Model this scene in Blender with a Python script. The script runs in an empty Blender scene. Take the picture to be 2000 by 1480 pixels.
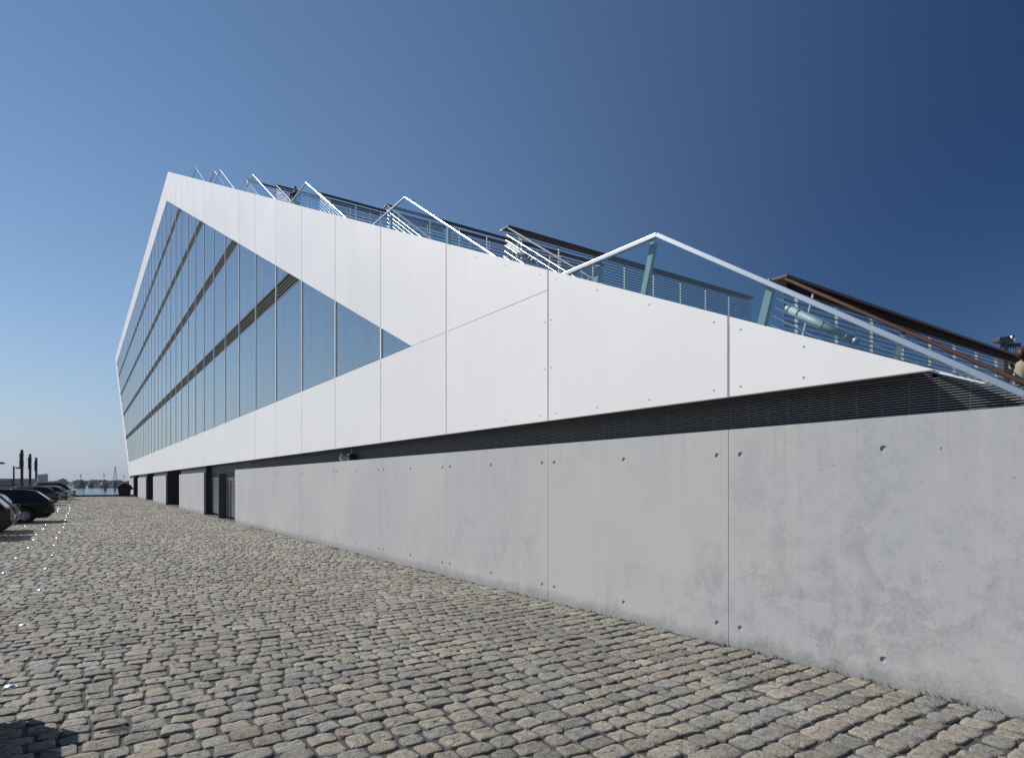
import bpy, bmesh, math, random
import numpy as np
from mathutils import Vector, Matrix
C = bpy.context.scene
COL = C.collection
R = math.radians
random.seed(7)

# ------------------------------------------------------------------ camera
TH = math.atan2(844.0, 1200.0)          # heading turned right of +Y (the facade runs along +Y)
CT, ST = math.cos(TH), math.sin(TH)
EYE = 1.67
cam = bpy.data.cameras.new('camera'); camo = bpy.data.objects.new('camera', cam); COL.objects.link(camo)
camo.location = (0, 0, EYE); camo.rotation_euler = (R(90), 0, -TH)
cam.sensor_width = 36.0; cam.lens = 36.0*1200/2000; cam.shift_y = 202.0/2000
cam.clip_start = 0.05; cam.clip_end = 20000
C.camera = camo

# ------------------------------------------------------------------ sky, sun, exposure
SUNV = Vector((-0.62, 1.0, 1.0)).normalized()      # towards the sun
EL = math.asin(SUNV.z); AZ = math.atan2(SUNV.x, SUNV.y)
W = bpy.data.worlds.new('World'); C.world = W; W.use_nodes = True
nt = W.node_tree; nt.nodes.clear()
sky = nt.nodes.new('ShaderNodeTexSky'); sky.sky_type = 'NISHITA'; sky.sun_disc = False
sky.sun_elevation = EL; sky.sun_rotation = AZ; sky.altitude = 0
sky.air_density = 1.0; sky.dust_density = 0.0; sky.ozone_density = 3.0
bg = nt.nodes.new('ShaderNodeBackground'); bg.inputs[1].default_value = 0.07
wo = nt.nodes.new('ShaderNodeOutputWorld')
# clear-sky polarisation: the sky is deepest about 90 degrees from the sun
def wn(op, *a):
    x = nt.nodes.new('ShaderNodeVectorMath'); x.operation = op
    for i, v in enumerate(a):
        if isinstance(v, (tuple, Vector)): x.inputs[i].default_value = v
        else: nt.links.new(v, x.inputs[i])
    return x
def wm_(op, a, b):
    x = nt.nodes.new('ShaderNodeMath'); x.operation = op
    for i, v in enumerate((a, b)):
        if isinstance(v, (int, float)): x.inputs[i].default_value = v
        else: nt.links.new(v, x.inputs[i])
    return x.outputs[0]
wtc = nt.nodes.new('ShaderNodeTexCoord')
c_ = wn('DOT_PRODUCT', wtc.outputs['Generated'], SUNV).outputs['Value']
c2 = wm_('MULTIPLY', c_, c_)
p_ = wm_('POWER', wm_('DIVIDE', wm_('SUBTRACT', 1.0, c2), wm_('ADD', 1.0, c2)), 2.0)
cmb = nt.nodes.new('ShaderNodeCombineXYZ')
for i, (k_, t_) in enumerate(((.82, .85), (.70, .90), (.54, .91))):
    nt.links.new(wm_('MULTIPLY', wm_('SUBTRACT', 1.0, wm_('MULTIPLY', p_, k_)), t_), cmb.inputs[i])
# pale summer haze low over the horizon
sep = nt.nodes.new('ShaderNodeSeparateXYZ'); nt.links.new(wtc.outputs['Generated'], sep.inputs[0])
hz_f = wm_('MULTIPLY', wm_('POWER', 2.71828, wm_('MULTIPLY', wm_('MAXIMUM', sep.outputs[2], 0.0), -8.0)), .92)
hmx = nt.nodes.new('ShaderNodeMix'); hmx.data_type = 'RGBA'; nt.links.new(hz_f, hmx.inputs[0]); nt.links.new(sky.outputs[0], hmx.inputs[6])
hmx.inputs[7].default_value = (5.2, 5.2, 6.6, 1)
mul = wn('MULTIPLY', hmx.outputs[2], cmb.outputs[0])
nt.links.new(mul.outputs[0], bg.inputs[0]); nt.links.new(bg.outputs[0], wo.inputs[0])
sl = bpy.data.lights.new('sun', 'SUN'); sl.energy = 3.6; sl.angle = R(0.5); sl.color = (1.0, 0.95, 0.88)
so = bpy.data.objects.new('sun', sl); COL.objects.link(so)
so.rotation_euler = (-SUNV).to_track_quat('-Z', 'Y').to_euler()
C.view_settings.view_transform = 'Standard'; C.view_settings.look = 'None'
C.view_settings.exposure = 0.5; C.view_settings.gamma = 1.0
C.cycles.max_bounces = 8; C.cycles.transparent_max_bounces = 24
C.cycles.use_denoising = True
C.cycles.volume_bounces = 0

# ------------------------------------------------------------------ helpers
def tag(o, label=None, cat=None, group=None, kind=None):
    if label: o['label'] = label
    if cat: o['category'] = cat
    if group: o['group'] = group
    if kind: o['kind'] = kind
    return o
def empty(name, loc=(0, 0, 0), rz=0.0, label=None, cat=None, group=None):
    o = bpy.data.objects.new(name, None); COL.objects.link(o)
    o.location = loc; o.rotation_euler = (0, 0, rz); o.empty_display_size = 0.2
    return tag(o, label, cat, group)
class MB:
    """collects polygons; build() links them as one mesh object"""
    def __init__(s): s.v = []; s.f = []; s.fm = []
    def add(s, vs, fs, m=0):
        fs = list(fs); b = len(s.v); s.v += [tuple(p) for p in vs]
        s.f += [tuple(b+i for i in f) for f in fs]; s.fm += [m]*len(fs); return s
    def box(s, x0, x1, y0, y1, z0, z1, m=0):
        vs = [(x0,y0,z0),(x1,y0,z0),(x1,y1,z0),(x0,y1,z0),(x0,y0,z1),(x1,y0,z1),(x1,y1,z1),(x0,y1,z1)]
        return s.add(vs, [(0,3,2,1),(4,5,6,7),(0,1,5,4),(1,2,6,5),(2,3,7,6),(3,0,4,7)], m)
    def prism(s, poly, x0, x1, m=0):
        """poly: list of (y, z); extruded along x"""
        n = len(poly)
        if n < 3: return s
        a = sum(poly[i][0]*poly[(i+1)%n][1]-poly[(i+1)%n][0]*poly[i][1] for i in range(n))
        if a > 0: poly = poly[::-1]
        vs = [(x0,p[0],p[1]) for p in poly]+[(x1,p[0],p[1]) for p in poly]
        fs = [tuple(range(n)), tuple(range(2*n-1, n-1, -1))]
        for i in range(n):
            j = (i+1) % n; fs.append((i, n+i, n+j, j))
        return s.add(vs, fs, m)
    def prism_y(s, poly, y0, y1, m=0):
        n = len(poly); a = sum(poly[i][0]*poly[(i+1)%n][1]-poly[(i+1)%n][0]*poly[i][1] for i in range(n))
        if a < 0: poly = poly[::-1]
        vs = [(p[0],y0,p[1]) for p in poly]+[(p[0],y1,p[1]) for p in poly]
        fs = [tuple(range(n)), tuple(range(2*n-1, n-1, -1))]
        for i in range(n):
            j = (i+1) % n; fs.append((i, n+i, n+j, j))
        return s.add(vs, fs, m)
    def tube(s, p0, p1, r0, r1=None, n=8, m=0, caps=True):
        r1 = r0 if r1 is None else r1
        p0 = Vector(p0); p1 = Vector(p1); d = (p1-p0).normalized()
        a = d.orthogonal().normalized(); b = d.cross(a)
        vs = []
        for p, r in ((p0, r0), (p1, r1)):
            for i in range(n):
                t = 2*math.pi*i/n; vs.append(p+a*(r*math.cos(t))+b*(r*math.sin(t)))
        fs = [(i, (i+1) % n, n+(i+1) % n, n+i) for i in range(n)]
        if caps: fs += [tuple(range(n-1, -1, -1)), tuple(range(n, 2*n))]
        return s.add(vs, fs, m)
    def bar(s, p0, p1, w, h, side=(1, 0, 0), m=0):
        """rectangular bar, w across 'side', h across the third direction"""
        p0 = Vector(p0); p1 = Vector(p1); d = (p1-p0).normalized()
        a = Vector(side); a = (a-d*a.dot(d)).normalized(); b = d.cross(a)
        vs = [p+a*(sx*w/2)+b*(sy*h/2) for p in (p0, p1) for sx, sy in ((-1,-1),(1,-1),(1,1),(-1,1))]
        return s.add(vs, [(0,3,2,1),(4,5,6,7),(0,1,5,4),(1,2,6,5),(2,3,7,6),(3,0,4,7)], m)
    def lathe(s, prof, c=(0,0,0), axis='z', n=24, m=0):
        """prof: list of (radius, height)"""
        vs = []; k = len(prof)
        for i in range(n):
            t = 2*math.pi*i/n
            for r, h in prof:
                p = (r*math.cos(t), r*math.sin(t), h)
                if axis == 'x': p = (p[2], p[0], p[1])
                if axis == 'y': p = (p[1], p[2], p[0])
                vs.append((p[0]+c[0], p[1]+c[1], p[2]+c[2]))
        fs = []
        for i in range(n):
            j = (i+1) % n
            for q in range(k-1): fs.append((i*k+q, j*k+q, j*k+q+1, i*k+q+1))
        return s.add(vs, fs, m)
    def ball(s, c, r, n=12, k=8, m=0):
        rx, ry, rz = r if isinstance(r, tuple) else (r, r, r)
        vs = []; fs = []
        for j in range(k+1):
            ph = math.pi*j/k
            for i in range(n):
                t = 2*math.pi*i/n
                vs.append((c[0]+rx*math.sin(ph)*math.cos(t), c[1]+ry*math.sin(ph)*math.sin(t), c[2]+rz*math.cos(ph)))
        for j in range(k):
            for i in range(n):
                fs.append((j*n+i, (j+1)*n+i, (j+1)*n+(i+1) % n, j*n+(i+1) % n))
        return s.add(vs, fs, m)
    def build(s, name, mats, parent=None, bevel=0.0, seg=2, smooth=False, merge=False):
        me = bpy.data.meshes.new(name); me.from_pydata(s.v, [], s.f)
        if not isinstance(mats, (list, tuple)): mats = [mats]
        for m in mats: me.materials.append(m)
        if len(mats) > 1: me.polygons.foreach_set('material_index', s.fm)
        if smooth: me.polygons.foreach_set('use_smooth', [True]*len(me.polygons))
        me.validate(); me.update()
        if merge:
            bm = bmesh.new(); bm.from_mesh(me); bmesh.ops.remove_doubles(bm, verts=bm.verts, dist=1e-5)
            bmesh.ops.recalc_face_normals(bm, faces=bm.faces); bm.to_mesh(me); bm.free()
        o = bpy.data.objects.new(name, me); COL.objects.link(o)
        if parent: o.parent = parent
        if bevel > 0:
            b = o.modifiers.new('bevel', 'BEVEL'); b.width = bevel; b.segments = seg; b.limit_method = 'ANGLE'; b.angle_limit = R(35)
        return o
def clip(poly, a, b, c):
    """keep a*y + b*z + c >= 0 of a polygon of (y, z)"""
    out = []; n = len(poly)
    for i in range(n):
        p, q = poly[i], poly[(i+1) % n]
        dp = a*p[0]+b*p[1]+c; dq = a*q[0]+b*q[1]+c
        if dp >= 0: out.append(p)
        if dp*dq < 0:
            t = dp/(dp-dq); out.append((p[0]+t*(q[0]-p[0]), p[1]+t*(q[1]-p[1])))
    return out
def area(poly):
    n = len(poly); return abs(sum(poly[i][0]*poly[(i+1)%n][1]-poly[(i+1)%n][0]*poly[i][1] for i in range(n)))/2 if n > 2 else 0
def copy_tree(o, parent=None):
    c = o.copy(); COL.objects.link(c)
    if parent: c.parent = parent
    for ch in o.children: copy_tree(ch, c)
    return c

# ------------------------------------------------------------------ materials
MATS = {}
def mat(name, col=(.5, .5, .5), rough=.5, metal=0.0, spec=.5, coat=0.0, var=0.0, vscale=3.0, bump=0.0, bscale=40.0, emit=None):
    if name in MATS: return MATS[name]
    m = bpy.data.materials.new(name); m.use_nodes = True; n = m.node_tree; b = n.nodes['Principled BSDF']
    b.inputs['Base Color'].default_value = (*col, 1); b.inputs['Roughness'].default_value = rough
    b.inputs['Metallic'].default_value = metal; b.inputs['Specular IOR Level'].default_value = spec
    b.inputs['Coat Weight'].default_value = coat; b.inputs['Coat Roughness'].default_value = .05
    if var or bump: tc = n.nodes.new('ShaderNodeTexCoord')
    if var:
        no = n.nodes.new('ShaderNodeTexNoise'); no.inputs['Scale'].default_value = vscale; no.inputs['Detail'].default_value = 6
        n.links.new(tc.outputs['Object'], no.inputs['Vector'])
        mp = n.nodes.new('ShaderNodeMapRange'); mp.inputs[1].default_value = .3; mp.inputs[2].default_value = .7
        mp.inputs[3].default_value = 1-var; mp.inputs[4].default_value = 1+var
        n.links.new(no.outputs[0], mp.inputs[0])
        mx = n.nodes.new('ShaderNodeVectorMath'); mx.operation = 'SCALE'; mx.inputs[0].default_value = col
        n.links.new(mp.outputs[0], mx.inputs['Scale']); n.links.new(mx.outputs[0], b.inputs['Base Color'])
        mr = n.nodes.new('ShaderNodeMapRange'); mr.inputs[3].default_value = max(0, rough-.08); mr.inputs[4].default_value = min(1, rough+.08)
        n.links.new(no.outputs[0], mr.inputs[0]); n.links.new(mr.outputs[0], b.inputs['Roughness'])
    if bump:
        nb = n.nodes.new('ShaderNodeTexNoise'); nb.inputs['Scale'].default_value = bscale; nb.inputs['Detail'].default_value = 5
        n.links.new(tc.outputs['Object'], nb.inputs['Vector'])
        bp = n.nodes.new('ShaderNodeBump'); bp.inputs['Strength'].default_value = bump; bp.inputs['Distance'].default_value = .01
        n.links.new(nb.outputs[0], bp.inputs['Height']); n.links.new(bp.outputs[0], b.inputs['Normal'])
    if emit:
        b.inputs['Emission Color'].default_value = (*emit, 1); b.inputs['Emission Strength'].default_value = 1
    MATS[name] = m; return m
def glass(name, tint, f0, rough=0.0, wave=0.0):
    """clear sheet: tinted see-through plus a mirror that strengthens towards grazing (Schlick)"""
    m = bpy.data.materials.new(name); m.use_nodes = True; n = m.node_tree; n.nodes.clear(); L = n.links.new
    out = n.nodes.new('ShaderNodeOutputMaterial'); mix = n.nodes.new('ShaderNodeMixShader')
    tr = n.nodes.new('ShaderNodeBsdfTransparent'); tr.inputs[0].default_value = (*tint, 1)
    gl = n.nodes.new('ShaderNodeBsdfGlossy'); gl.inputs['Roughness'].default_value = rough; gl.inputs['Color'].default_value = (1, .98, .95, 1)
    ge = n.nodes.new('ShaderNodeNewGeometry')
    dt = n.nodes.new('ShaderNodeVectorMath'); dt.operation = 'DOT_PRODUCT'
    L(ge.outputs['Normal'], dt.inputs[0]); L(ge.outputs['Incoming'], dt.inputs[1])
    ab = n.nodes.new('ShaderNodeMath'); ab.operation = 'ABSOLUTE'; L(dt.outputs['Value'], ab.inputs[0])
    su = n.nodes.new('ShaderNodeMath'); su.operation = 'SUBTRACT'; su.inputs[0].default_value = 1; su.use_clamp = True; L(ab.outputs[0], su.inputs[1])
    pw = n.nodes.new('ShaderNodeMath'); pw.operation = 'POWER'; pw.inputs[1].default_value = 5; L(su.outputs[0], pw.inputs[0])
    mr = n.nodes.new('ShaderNodeMapRange'); mr.inputs[3].default_value = f0; mr.inputs[4].default_value = 1; L(pw.outputs[0], mr.inputs[0])
    L(mr.outputs[0], mix.inputs[0]); L(tr.outputs[0], mix.inputs[1]); L(gl.outputs[0], mix.inputs[2]); L(mix.outputs[0], out.inputs[0])
    if wave:
        tc = n.nodes.new('ShaderNodeTexCoord'); no = n.nodes.new('ShaderNodeTexNoise'); no.inputs['Scale'].default_value = .35
        L(tc.outputs['Object'], no.inputs['Vector'])
        bp = n.nodes.new('ShaderNodeBump'); bp.inputs['Strength'].default_value = wave; bp.inputs['Distance'].default_value = .05
        L(no.outputs[0], bp.inputs['Height']); L(bp.outputs[0], gl.inputs['Normal'])
    MATS[name] = m; return m

white = mat('white_aluminium_panel', (.85, .845, .84), .45, spec=.6, var=.012, vscale=.6)
_n, _l = white.node_tree.nodes, white.node_tree.links.new
oi = _n.new('ShaderNodeObjectInfo'); mr_ = _n.new('ShaderNodeMapRange'); mr_.inputs[3].default_value = .975; mr_.inputs[4].default_value = 1.02
_l(oi.outputs['Random'], mr_.inputs[0])
tc_ = _n.new('ShaderNodeTexCoord'); mp_ = _n.new('ShaderNodeMapping'); mp_.inputs['Scale'].default_value = (1, 2.2, .16); _l(tc_.outputs['Object'], mp_.inputs[0])
st_ = _n.new('ShaderNodeTexNoise'); st_.inputs['Scale'].default_value = 1.4; st_.inputs['Detail'].default_value = 7; _l(mp_.outputs[0], st_.inputs['Vector'])
ms_ = _n.new('ShaderNodeMapRange'); ms_.inputs[1].default_value = .3; ms_.inputs[2].default_value = .75; ms_.inputs[3].default_value = 1.0; ms_.inputs[4].default_value = .965; _l(st_.outputs[0], ms_.inputs[0])
mm_ = _n.new('ShaderNodeMath'); mm_.operation = 'MULTIPLY'; _l(mr_.outputs[0], mm_.inputs[0]); _l(ms_.outputs[0], mm_.inputs[1])
sc_ = _n.new('ShaderNodeVectorMath'); sc_.operation = 'SCALE'; pb_ = _n['Principled BSDF']
_l(pb_.inputs['Base Color'].links[0].from_socket, sc_.inputs[0]); _l(mm_.outputs[0], sc_.inputs['Scale']); _l(sc_.outputs[0], pb_.inputs['Base Color'])
dark = mat('dark_void', (.012, .012, .013), .8)
blackm = mat('black_steel', (.02, .021, .023), .45)
steel = mat('brushed_steel', (.62, .63, .64), .28, metal=1.0)
railm = mat('polished_rail_steel', (.66, .67, .68), .30, metal=1.0)
gal = mat('galvanised_steel', (.42, .45, .45), .5, metal=.3, var=.06, vscale=8)
greyst = mat('dark_grey_paint', (.06, .065, .075), .5)
wood = mat('brown_handrail_wood', (.085, .035, .018), .45, var=.25, vscale=14)
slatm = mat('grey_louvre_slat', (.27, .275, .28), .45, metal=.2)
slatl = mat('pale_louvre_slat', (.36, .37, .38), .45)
intm = mat('interior_grey', (.16, .17, .18), .8)
intd = mat('interior_dark', (.05, .055, .06), .8)
blindm = mat('venetian_blind', (.88, .88, .88), .5)
wglass = glass('solar_glass', (.74, .79, .83), .36, wave=.02)
bglass = glass('clear_glass', (.86, .935, .95), .035)

def nodes_of(m): return m.node_tree.nodes, m.node_tree.links.new
def ramp(n, L, src, p0, p1, v0, v1):
    r = n.new('ShaderNodeMapRange'); r.inputs[1].default_value = p0; r.inputs[2].default_value = p1
    r.inputs[3].default_value = v0; r.inputs[4].default_value = v1; r.interpolation_type = 'SMOOTHSTEP'
    L(src, r.inputs[0]); return r.outputs[0]
def noise(n, L, vec, scale, detail=6, rough=.55, vscale=None, loc=(0,0,0)):
    mp = n.new('ShaderNodeMapping'); L(vec, mp.inputs[0]); mp.inputs['Location'].default_value = loc
    if vscale: mp.inputs['Scale'].default_value = vscale
    t = n.new('ShaderNodeTexNoise'); t.inputs['Scale'].default_value = scale; t.inputs['Detail'].default_value = detail
    t.inputs['Roughness'].default_value = rough; L(mp.outputs[0], t.inputs['Vector']); return t.outputs[0]
def math_(n, L, op, a, b):
    x = n.new('ShaderNodeMath'); x.operation = op
    for i, s in enumerate((a, b)):
        if isinstance(s, (int, float)): x.inputs[i].default_value = s
        else: L(s, x.inputs[i])
    return x.outputs[0]
def mixc(n, L, fac, a, b):
    x = n.new('ShaderNodeMix'); x.data_type = 'RGBA'
    if isinstance(fac, (int, float)): x.inputs[0].default_value = fac
    else: L(fac, x.inputs[0])
    for i, s in ((6, a), (7, b)):
        if isinstance(s, tuple): x.inputs[i].default_value = (*s, 1)
        else: L(s, x.inputs[i])
    return x.outputs[2]

def concrete_mat():
    m = bpy.data.materials.new('cast_concrete'); m.use_nodes = True; n, L = nodes_of(m); b = n['Principled BSDF']
    tc = n.new('ShaderNodeTexCoord'); v = tc.outputs['Object']
    cloud = noise(n, L, v, .45, 5, .5, loc=(3, 1.3, 7))
    mott = noise(n, L, v, 5.5, 12, .72, loc=(0, 4.2, 1))
    mott2 = noise(n, L, v, 30, 6, .7)
    streak = noise(n, L, v, 1.0, 6, .6, vscale=(1, 9, .35))
    sx_ = n.new('ShaderNodeSeparateXYZ'); L(v, sx_.inputs[0])
    near = ramp(n, L, sx_.outputs[1], 3.0, 11.0, 1.0, .30)
    low = ramp(n, L, sx_.outputs[2], .2, 2.1, 1.0, .45)
    mask = math_(n, L, 'MULTIPLY', ramp(n, L, cloud, .38, .58, .15, 1), math_(n, L, 'MULTIPLY', near, low))
    gr = noise(n, L, v, 75, 4, .75, loc=(2, 8, 3))
    damp = math_(n, L, 'MULTIPLY', ramp(n, L, math_(n, L, 'ADD', mott, math_(n, L, 'MULTIPLY', math_(n, L, 'SUBTRACT', gr, .5), .55)), .46, .64, 0, 1), mask)
    # tide-mark stains: a band of a warped noise
    warp = noise(n, L, v, .8, 9, .6, loc=(9, 2, 5))
    edge = math_(n, L, 'MULTIPLY', ramp(n, L, warp, .50, .505, 0, 1), ramp(n, L, warp, .505, .60, 1, 0))
    edge = math_(n, L, 'MULTIPLY', edge, ramp(n, L, mott2, .35, .6, .2, 1))
    edge = math_(n, L, 'MULTIPLY', edge, mask)
    c = mixc(n, L, ramp(n, L, cloud, .3, .7, 0, 1), (.50, .50, .49), (.445, .455, .465))
    c = mixc(n, L, math_(n, L, 'MULTIPLY', damp, .60), c, (.29, .30, .31))
    c = mixc(n, L, math_(n, L, 'MULTIPLY', edge, .50), c, (.26, .265, .27))
    c = mixc(n, L, ramp(n, L, streak, .45, .8, 0, .35), c, (.56, .55, .535))
    c = mixc(n, L, ramp(n, L, mott2, .52, .75, 0, .25), c, (.33, .335, .34))
    fine = noise(n, L, v, 160, 3, .7)
    c = mixc(n, L, ramp(n, L, fine, .55, .8, 0, .35), c, (.31, .315, .32))
    foot = math_(n, L, 'MULTIPLY', ramp(n, L, math_(n, L, 'ADD', sx_.outputs[2], math_(n, L, 'MULTIPLY', mott, -.35)), -.17, -.01, .5, 0), ramp(n, L, mott2, .3, .6, .4, 1))
    c = mixc(n, L, foot, c, (.17, .165, .15))
    drip = noise(n, L, v, 1.0, 5, .65, vscale=(1, 16, .5), loc=(0, 3, 2))
    topd = math_(n, L, 'MULTIPLY', ramp(n, L, sx_.outputs[2], 1.3, 2.2, 0, 1), ramp(n, L, drip, .55, .72, 0, .45))
    c = mixc(n, L, topd, c, (.33, .325, .30))
    vo = n.new('ShaderNodeTexVoronoi'); vo.inputs['Scale'].default_value = 7.0; L(v, vo.inputs['Vector'])
    rad = ramp(n, L, noise(n, L, v, 3.1, 4, .6, loc=(5, 5, 5)), .45, .75, .0, .075)
    pore = math_(n, L, 'LESS_THAN', vo.outputs['Distance'], rad)
    vo2 = n.new('ShaderNodeTexVoronoi'); vo2.inputs['Scale'].default_value = 13.0; L(v, vo2.inputs['Vector'])
    rad2 = ramp(n, L, noise(n, L, v, 4.3, 4, .6, loc=(1, 9, 5)), .42, .72, .0, .095)
    pore = math_(n, L, 'MAXIMUM', pore, math_(n, L, 'LESS_THAN', vo2.outputs['Distance'], rad2))
    c = mixc(n, L, math_(n, L, 'MULTIPLY', pore, .75), c, (.07, .07, .07))
    L(c, b.inputs['Base Color']); b.inputs['Roughness'].default_value = .72
    h = math_(n, L, 'ADD', math_(n, L, 'MULTIPLY', mott2, .5), math_(n, L, 'MULTIPLY', pore, -1.0))
    bp = n.new('ShaderNodeBump'); bp.inputs['Strength'].default_value = .25; bp.inputs['Distance'].default_value = .006
    L(h, bp.inputs['Height']); L(bp.outputs[0], b.inputs['Normal'])
    return m
concrete = concrete_mat()

def stone_mat():
    m = bpy.data.materials.new('granite_setts'); m.use_nodes = True; n, L = nodes_of(m); b = n['Principled BSDF']
    tc = n.new('ShaderNodeTexCoord'); v = tc.outputs['Object']
    at = n.new('ShaderNodeAttribute'); at.attribute_name = 'stone_tint'
    sp = noise(n, L, v, 110, 4, .75); mid = noise(n, L, v, 14, 6, .65)
    f = math_(n, L, 'MULTIPLY', ramp(n, L, sp, .3, .72, .5, 1.5), ramp(n, L, mid, .3, .7, .78, 1.2))
    big = noise(n, L, v, .55, 5, .6)
    f = math_(n, L, 'MULTIPLY', f, ramp(n, L, big, .3, .7, .85, 1.12))
    mx = n.new('ShaderNodeVectorMath'); mx.operation = 'SCALE'; L(at.outputs['Color'], mx.inputs[0]); L(f, mx.inputs['Scale'])
    # an old tar spot near the lower left
    sx = n.new('ShaderNodeVectorMath'); sx.operation = 'DISTANCE'; L(v, sx.inputs[0]); sx.inputs[1].default_value = (.23, 4.98, 0)
    d = math_(n, L, 'ADD', sx.outputs['Value'], math_(n, L, 'MULTIPLY', noise(n, L, v, 16, 5, .7), .42))
    c = mixc(n, L, ramp(n, L, d, .27, .31, .92, 0), mx.outputs[0], (.008, .008, .009))
    L(c, b.inputs['Base Color'])
    L(ramp(n, L, mid, .3, .7, .68, .85), b.inputs['Roughness']); b.inputs['Specular IOR Level'].default_value = .3
    h = math_(n, L, 'ADD', math_(n, L, 'MULTIPLY', noise(n, L, v, 60, 6, .7), 1.0), math_(n, L, 'MULTIPLY', noise(n, L, v, 22, 3), .8))
    bp = n.new('ShaderNodeBump'); bp.inputs['Strength'].default_value = 1.0; bp.inputs['Distance'].default_value = .013
    L(h, bp.inputs['Height']); L(bp.outputs[0], b.inputs['Normal'])
    return m
stonem = stone_mat()
jointm = mat('sandy_joint_grit', (.050, .050, .052), .85, var=.45, vscale=9, bump=.8, bscale=150)
quaym = mat('dark_quay_timber', (.025, .024, .024), .7, var=.2)

# ------------------------------------------------------------------ ground, paving, water, far shore
QY = 91.0
def gz(y): return -0.0045*np.clip(y, 0, 12)
def make_ground():
    m = MB()
    ys = [-60, 0, 12, QY-.25]
    for a, b2 in zip(ys[:-1], ys[1:]):
        za, zb = float(gz(a))-.012, float(gz(b2))-.012
        m.add([(-140, a, za), (26, a, za), (26, b2, zb), (-140, b2, zb)], [(0, 1, 2, 3)])
    zq = float(gz(QY))-.012
    m.add([(-140, QY-.25, zq), (26, QY-.25, zq), (26, QY-.25, -6), (-140, QY-.25, -6)], [(0, 1, 2, 3)])
    tag(m.build('ground', jointm), kind='structure')
    k = MB().box(-140, 26, QY-.25, QY+.15, -6, .16)
    tag(k.build('quay_edge', quaym), kind='structure')
make_ground()

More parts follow.
